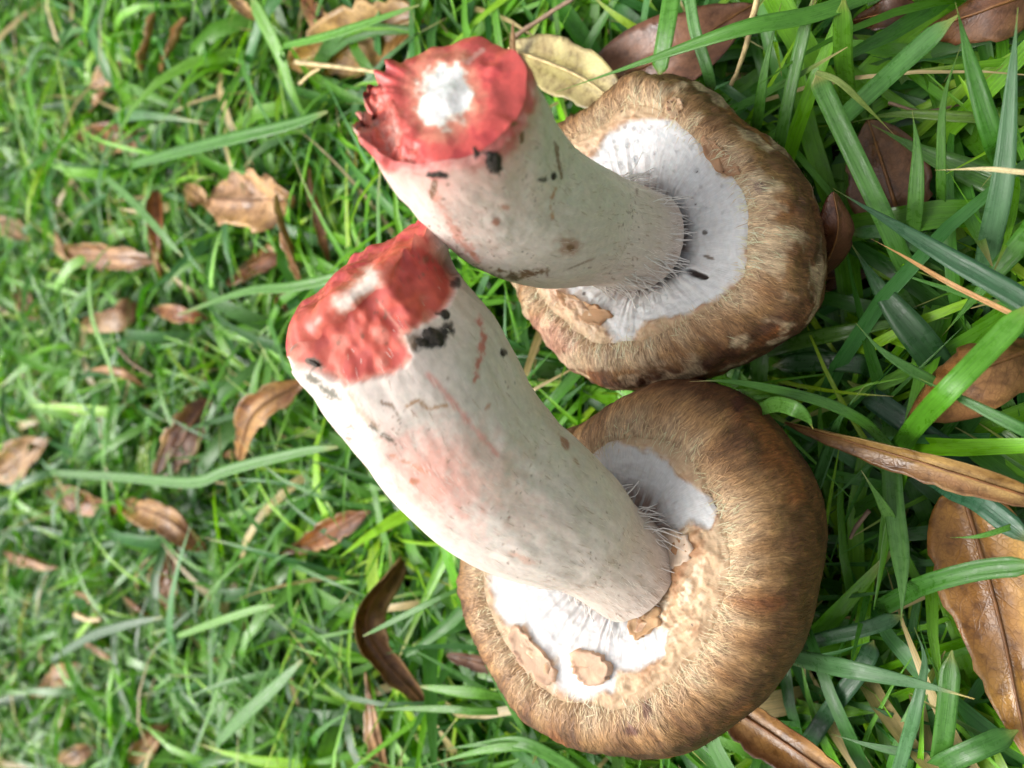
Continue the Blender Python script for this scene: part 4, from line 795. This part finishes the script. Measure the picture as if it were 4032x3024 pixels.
# twigs, straws
def stick(label, a, b, z, w, name='twig', cat='twig', mat=None, col=None):
    P0 = onz(a[0], a[1], z[0]); P1 = onz(b[0], b[1], z[1]); md = (P0 + P1) / 2 + rng.normal(0, .0008, 3); dep = (md - CAM) @ FW; r = w * dep / FPX / 2
    V, Fc = tube(spline([P0, md, P1], 12), np.linspace(r, r * .7, 12), 7); V = V + (fbm(V * 500, 2, 3)[:, None] - .5) * r * .6
    o = mk(name, V, Fc, mat or M_twig, origin=P0); tag(o, label, cat); return o
stick('thin brown twig leaning behind the upright stem', (2030, 140), (2290, -30), (.028, .034), 22)
stick('pale forked straw beneath the yellowish brown leaf', (1165, 244), (1480, 282), (.038, .034), 20, 'straw', 'straw', M_ribpale)
stick('short pale straw beside the forked straw', (1180, 330), (1260, 270), (.034, .036), 14, 'straw', 'straw', M_ribpale)
stick('yellow straw hanging above the pale-patched cap', (2985, -20), (2880, 335), (.042, .030), 24, 'straw', 'straw', M_ribpale)
stick('dark thin twig lying under the snapped blade', (3500, 405), (3800, 410), (.016, .016), 14)
stick('small dry twig below the stout jointed shoot', (3420, 2010), (3350, 2120), (.024, .022), 20)
stick('grey dry stalk in the far grass', (465, 1370), (600, 1480), (.036, .032), 14)
stick('small yellow stem in the far grass', (300, 2420), (400, 2440), (.034, .034), 24, 'straw', 'straw', M_ribpale)

# ------------------------------------------------------------------ the lawn
def lawn(name, n, sampler, Lr, wr, seed, keepout=True, label=None, seg=6, e0r=(.12, 1.15), zmax=.040, pal=None):
    rg = np.random.default_rng(seed); xy = sampler(rg, n); n = len(xy)
    az = rg.uniform(0, 2 * math.pi, n); L = rg.uniform(*Lr, n) * rg.uniform(.7, 1.25, n); w = np.exp(rg.normal(0, .46, n)) * wr
    w = np.clip(w, wr * .4, wr * 2.1); L = L * (.75 + .35 * np.clip(w / wr, .4, 2))
    e = rg.uniform(*e0r, n); kk = rg.uniform(.2, 2.2, n) * (L / .05) * .9; wob = rg.normal(0, .5, n)
    X = np.zeros((n, seg + 1, 3)); X[:, 0, :2] = xy; X[:, 0, 2] = rg.uniform(0, .010, n)
    ea = e.copy(); aa = az.copy()
    for q in range(seg):
        d = np.stack([np.cos(ea) * np.cos(aa), np.cos(ea) * np.sin(aa), np.sin(ea)], -1); X[:, q + 1] = X[:, q] + d * (L / seg)[:, None]
        low = X[:, q + 1, 2] < .003; X[low, q + 1, 2] = .003 + .004 * rg.random(low.sum()); ea = np.where(low, .02, ea - kk / seg); aa = aa + wob / seg
    top = X[..., 2].max(1); s = np.minimum(1, zmax * rg.uniform(.6, 1.0, n) / np.maximum(top, 1e-4)); X[..., 2] *= s[:, None]
    ok = np.ones(n, bool)
    if keepout:
        for k in 'AB':
            cen = CEN[k]; dx = X[..., :2] - cen[:2]; rr = np.hypot(dx[..., 0], dx[..., 1]); R = Rth(k, np.arctan2(dx[..., 1], dx[..., 0]))
            hz = np.where(rr < R * .55, .010, np.where(rr < R * .8, .018, np.where(rr < R * .97, .026, 1)))
            ok &= ~((X[..., 2] > hz) & (rr < R * 1.0)).any(1)
            pj = proj(X); oo = [proj(cen + .0 + (np.cos(q) * frame(k)[0] + np.sin(q) * frame(k)[1]) * Rth(k, np.array([q]))[0] * .97 - AXIS[k] * .36 * RA.mean()) for q in np.linspace(0, 2 * math.pi, 36, endpoint=False)]
            sdp = poly_sd(pj[..., :2], [o_[:2] for o_ in oo]); ok &= ~((sdp > 0) & (pj[..., 2] < .172)).any(1)
        for (LX, hw, cov) in LEAVES:                                     # fallen leaves lie on top and press the grass down
            c0 = LX.mean(0); rad = np.linalg.norm(LX[0] - LX[-1]) / 2 + hw.max()
            near = (np.hypot(X[..., 0] - c0[0], X[..., 1] - c0[1]).min(1) < rad)
            idx = np.where(near & ok)[0]
            if len(idx) == 0: continue
            Xi = X[idx]; hit = np.zeros(Xi.shape[:2], bool)
            for q in range(1, len(LX) - 1, 2):
                dd = np.hypot(Xi[..., 0] - LX[q, 0], Xi[..., 1] - LX[q, 1]); hit |= (dd < hw[q] * 1.0 + .001) & (Xi[..., 2] > LX[q, 2] - .006)
            # what would stand between the leaf and the sky above it
            bad = hit.any(1) & (rg.random(len(idx)) > cov * .5); ok[idx[bad]] = False
        for (LX, W_) in BLADES:
            pass
    X = X[ok]; w = w[ok]; L = L[ok]; n = len(X)
    if n == 0: return None
    t = np.linspace(0, 1, seg + 1); hw = (w[:, None] / 2) * (1 - t ** 2.2 * .96) * (.8 + .2 * np.minimum(1, t * 5))
    T = nrm(np.gradient(X, axis=1)); S = nrm(np.cross(T, np.array([0, 0, 1.]) + rg.normal(0, .15, (n, 1, 3)))); Nn = np.cross(S, T)
    roll = rg.normal(0, .32, n)[:, None] + rg.normal(0, .9, n)[:, None] * (t - .4); S2 = S * np.cos(roll)[..., None] + Nn * np.sin(roll)[..., None]; N2 = np.cross(S2, T)
    u = np.array([-1, 0, 1.]); fold = rg.uniform(.05, .5, n)
    V = X[:, :, None] + S2[:, :, None] * (hw[..., None] * u)[..., None] + N2[:, :, None] * (hw[..., None] * abs(u) * fold[:, None, None])[..., None]
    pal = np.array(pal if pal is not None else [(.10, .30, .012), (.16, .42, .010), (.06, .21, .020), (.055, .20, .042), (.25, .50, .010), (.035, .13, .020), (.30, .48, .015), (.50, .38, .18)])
    pw = np.array([.24, .22, .13, .08, .16, .05, .06, .06]); ci = rg.choice(len(pal), n, p=pw / pw.sum()); pw_shade = np.array([.28, .16, .24, .15, .04, .10, .01, .02]); ci = np.where(w > wr * 1.05, rg.choice(len(pal), n, p=pw_shade / pw_shade.sum()), ci)  # wide blades picked darker and bluer: near-side shade and sky reflection painted in
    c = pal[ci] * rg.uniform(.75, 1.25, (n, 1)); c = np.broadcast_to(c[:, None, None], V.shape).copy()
    dry = rg.random(n) < .28; tp = (sstep(.80, 1, t)[None, :] * dry[:, None])[..., None, None]; c = c * (1 - tp) + np.array([.45, .36, .15]) * tp
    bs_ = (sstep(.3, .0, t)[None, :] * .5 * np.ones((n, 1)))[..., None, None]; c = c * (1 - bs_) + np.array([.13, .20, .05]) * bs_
    uvw = np.zeros(V.shape); uvw[..., 0] = u; uvw[..., 1] = t[None, :, None] * 3; uvw[..., 2] = rg.random(n)[:, None, None] * 30
    G = gridfaces(seg + 1, 3); Fc = (G[None] + (np.arange(n) * (seg + 1) * 3)[:, None, None]).reshape(-1, 4)
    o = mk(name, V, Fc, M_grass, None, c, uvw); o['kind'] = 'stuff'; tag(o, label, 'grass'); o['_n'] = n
    return X
def samp_view(rg, n):
    y = rg.uniform(-.06, .86, n); hwid = .13 + .52 * np.maximum(y + .05, 0); keep = rg.random(n) < (hwid / .62) ** .40; x = rg.uniform(-1, 1, n) * hwid; return np.stack([x, y], -1)[keep]
def samp_out(rg, n):
    x = rg.uniform(-1.5, 1.5, n); y = rg.uniform(-.9, 2.1, n); hwid = .13 + .52 * np.maximum(y + .05, 0); inn = (y > -.06) & (y < .86) & (abs(x) < hwid); return np.stack([x, y], -1)[~inn]
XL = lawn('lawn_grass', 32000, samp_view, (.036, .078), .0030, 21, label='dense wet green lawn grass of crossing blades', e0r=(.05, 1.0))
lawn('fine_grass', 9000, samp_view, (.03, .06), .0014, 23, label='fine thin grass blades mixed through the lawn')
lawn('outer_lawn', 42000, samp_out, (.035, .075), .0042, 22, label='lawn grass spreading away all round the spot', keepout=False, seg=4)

# dew: beads of water on the blades
import bmesh
bm = bmesh.new(); bmesh.ops.create_icosphere(bm, subdivisions=2, radius=1); dv = np.array([v.co[:] for v in bm.verts]); df = np.array([[v.index for v in f_.verts] for f_ in bm.faces]); bm.free()
ids = rng.choice(len(XL), 700, replace=False); pts = XL[ids, rng.integers(3, 6, 700)]; pts = pts[pts[:, 2] > .014]
rad = rng.uniform(.00025, .0008, len(pts)); Vd = pts[:, None] + dv[None] * rad[:, None, None] + np.array([0, 0, 1]) * (rad * .7)[:, None, None]
dew = mk('dew_drops', Vd, (df[None] + (np.arange(len(pts)) * len(dv))[:, None, None]).reshape(-1, 3), M_drop); dew['kind'] = 'stuff'; tag(dew, 'tiny water beads sitting on the grass blades', 'dew')
VP = VEILP['A']; ii = rng.integers(50, 110, 46); jj = rng.integers(230, 400, 46); pts = VP[ii, jj]; rad = rng.uniform(.0002, .0006, 46)
Vd = pts[:, None] + dv[None] * rad[:, None, None]
wd = mk('veil_droplets', Vd, (df[None] + (np.arange(46) * len(dv))[:, None, None]).reshape(-1, 3), M_drop); wd['kind'] = 'stuff'; tag(wd, 'small water beads on the white veil of the pale-patched cap', 'dew')
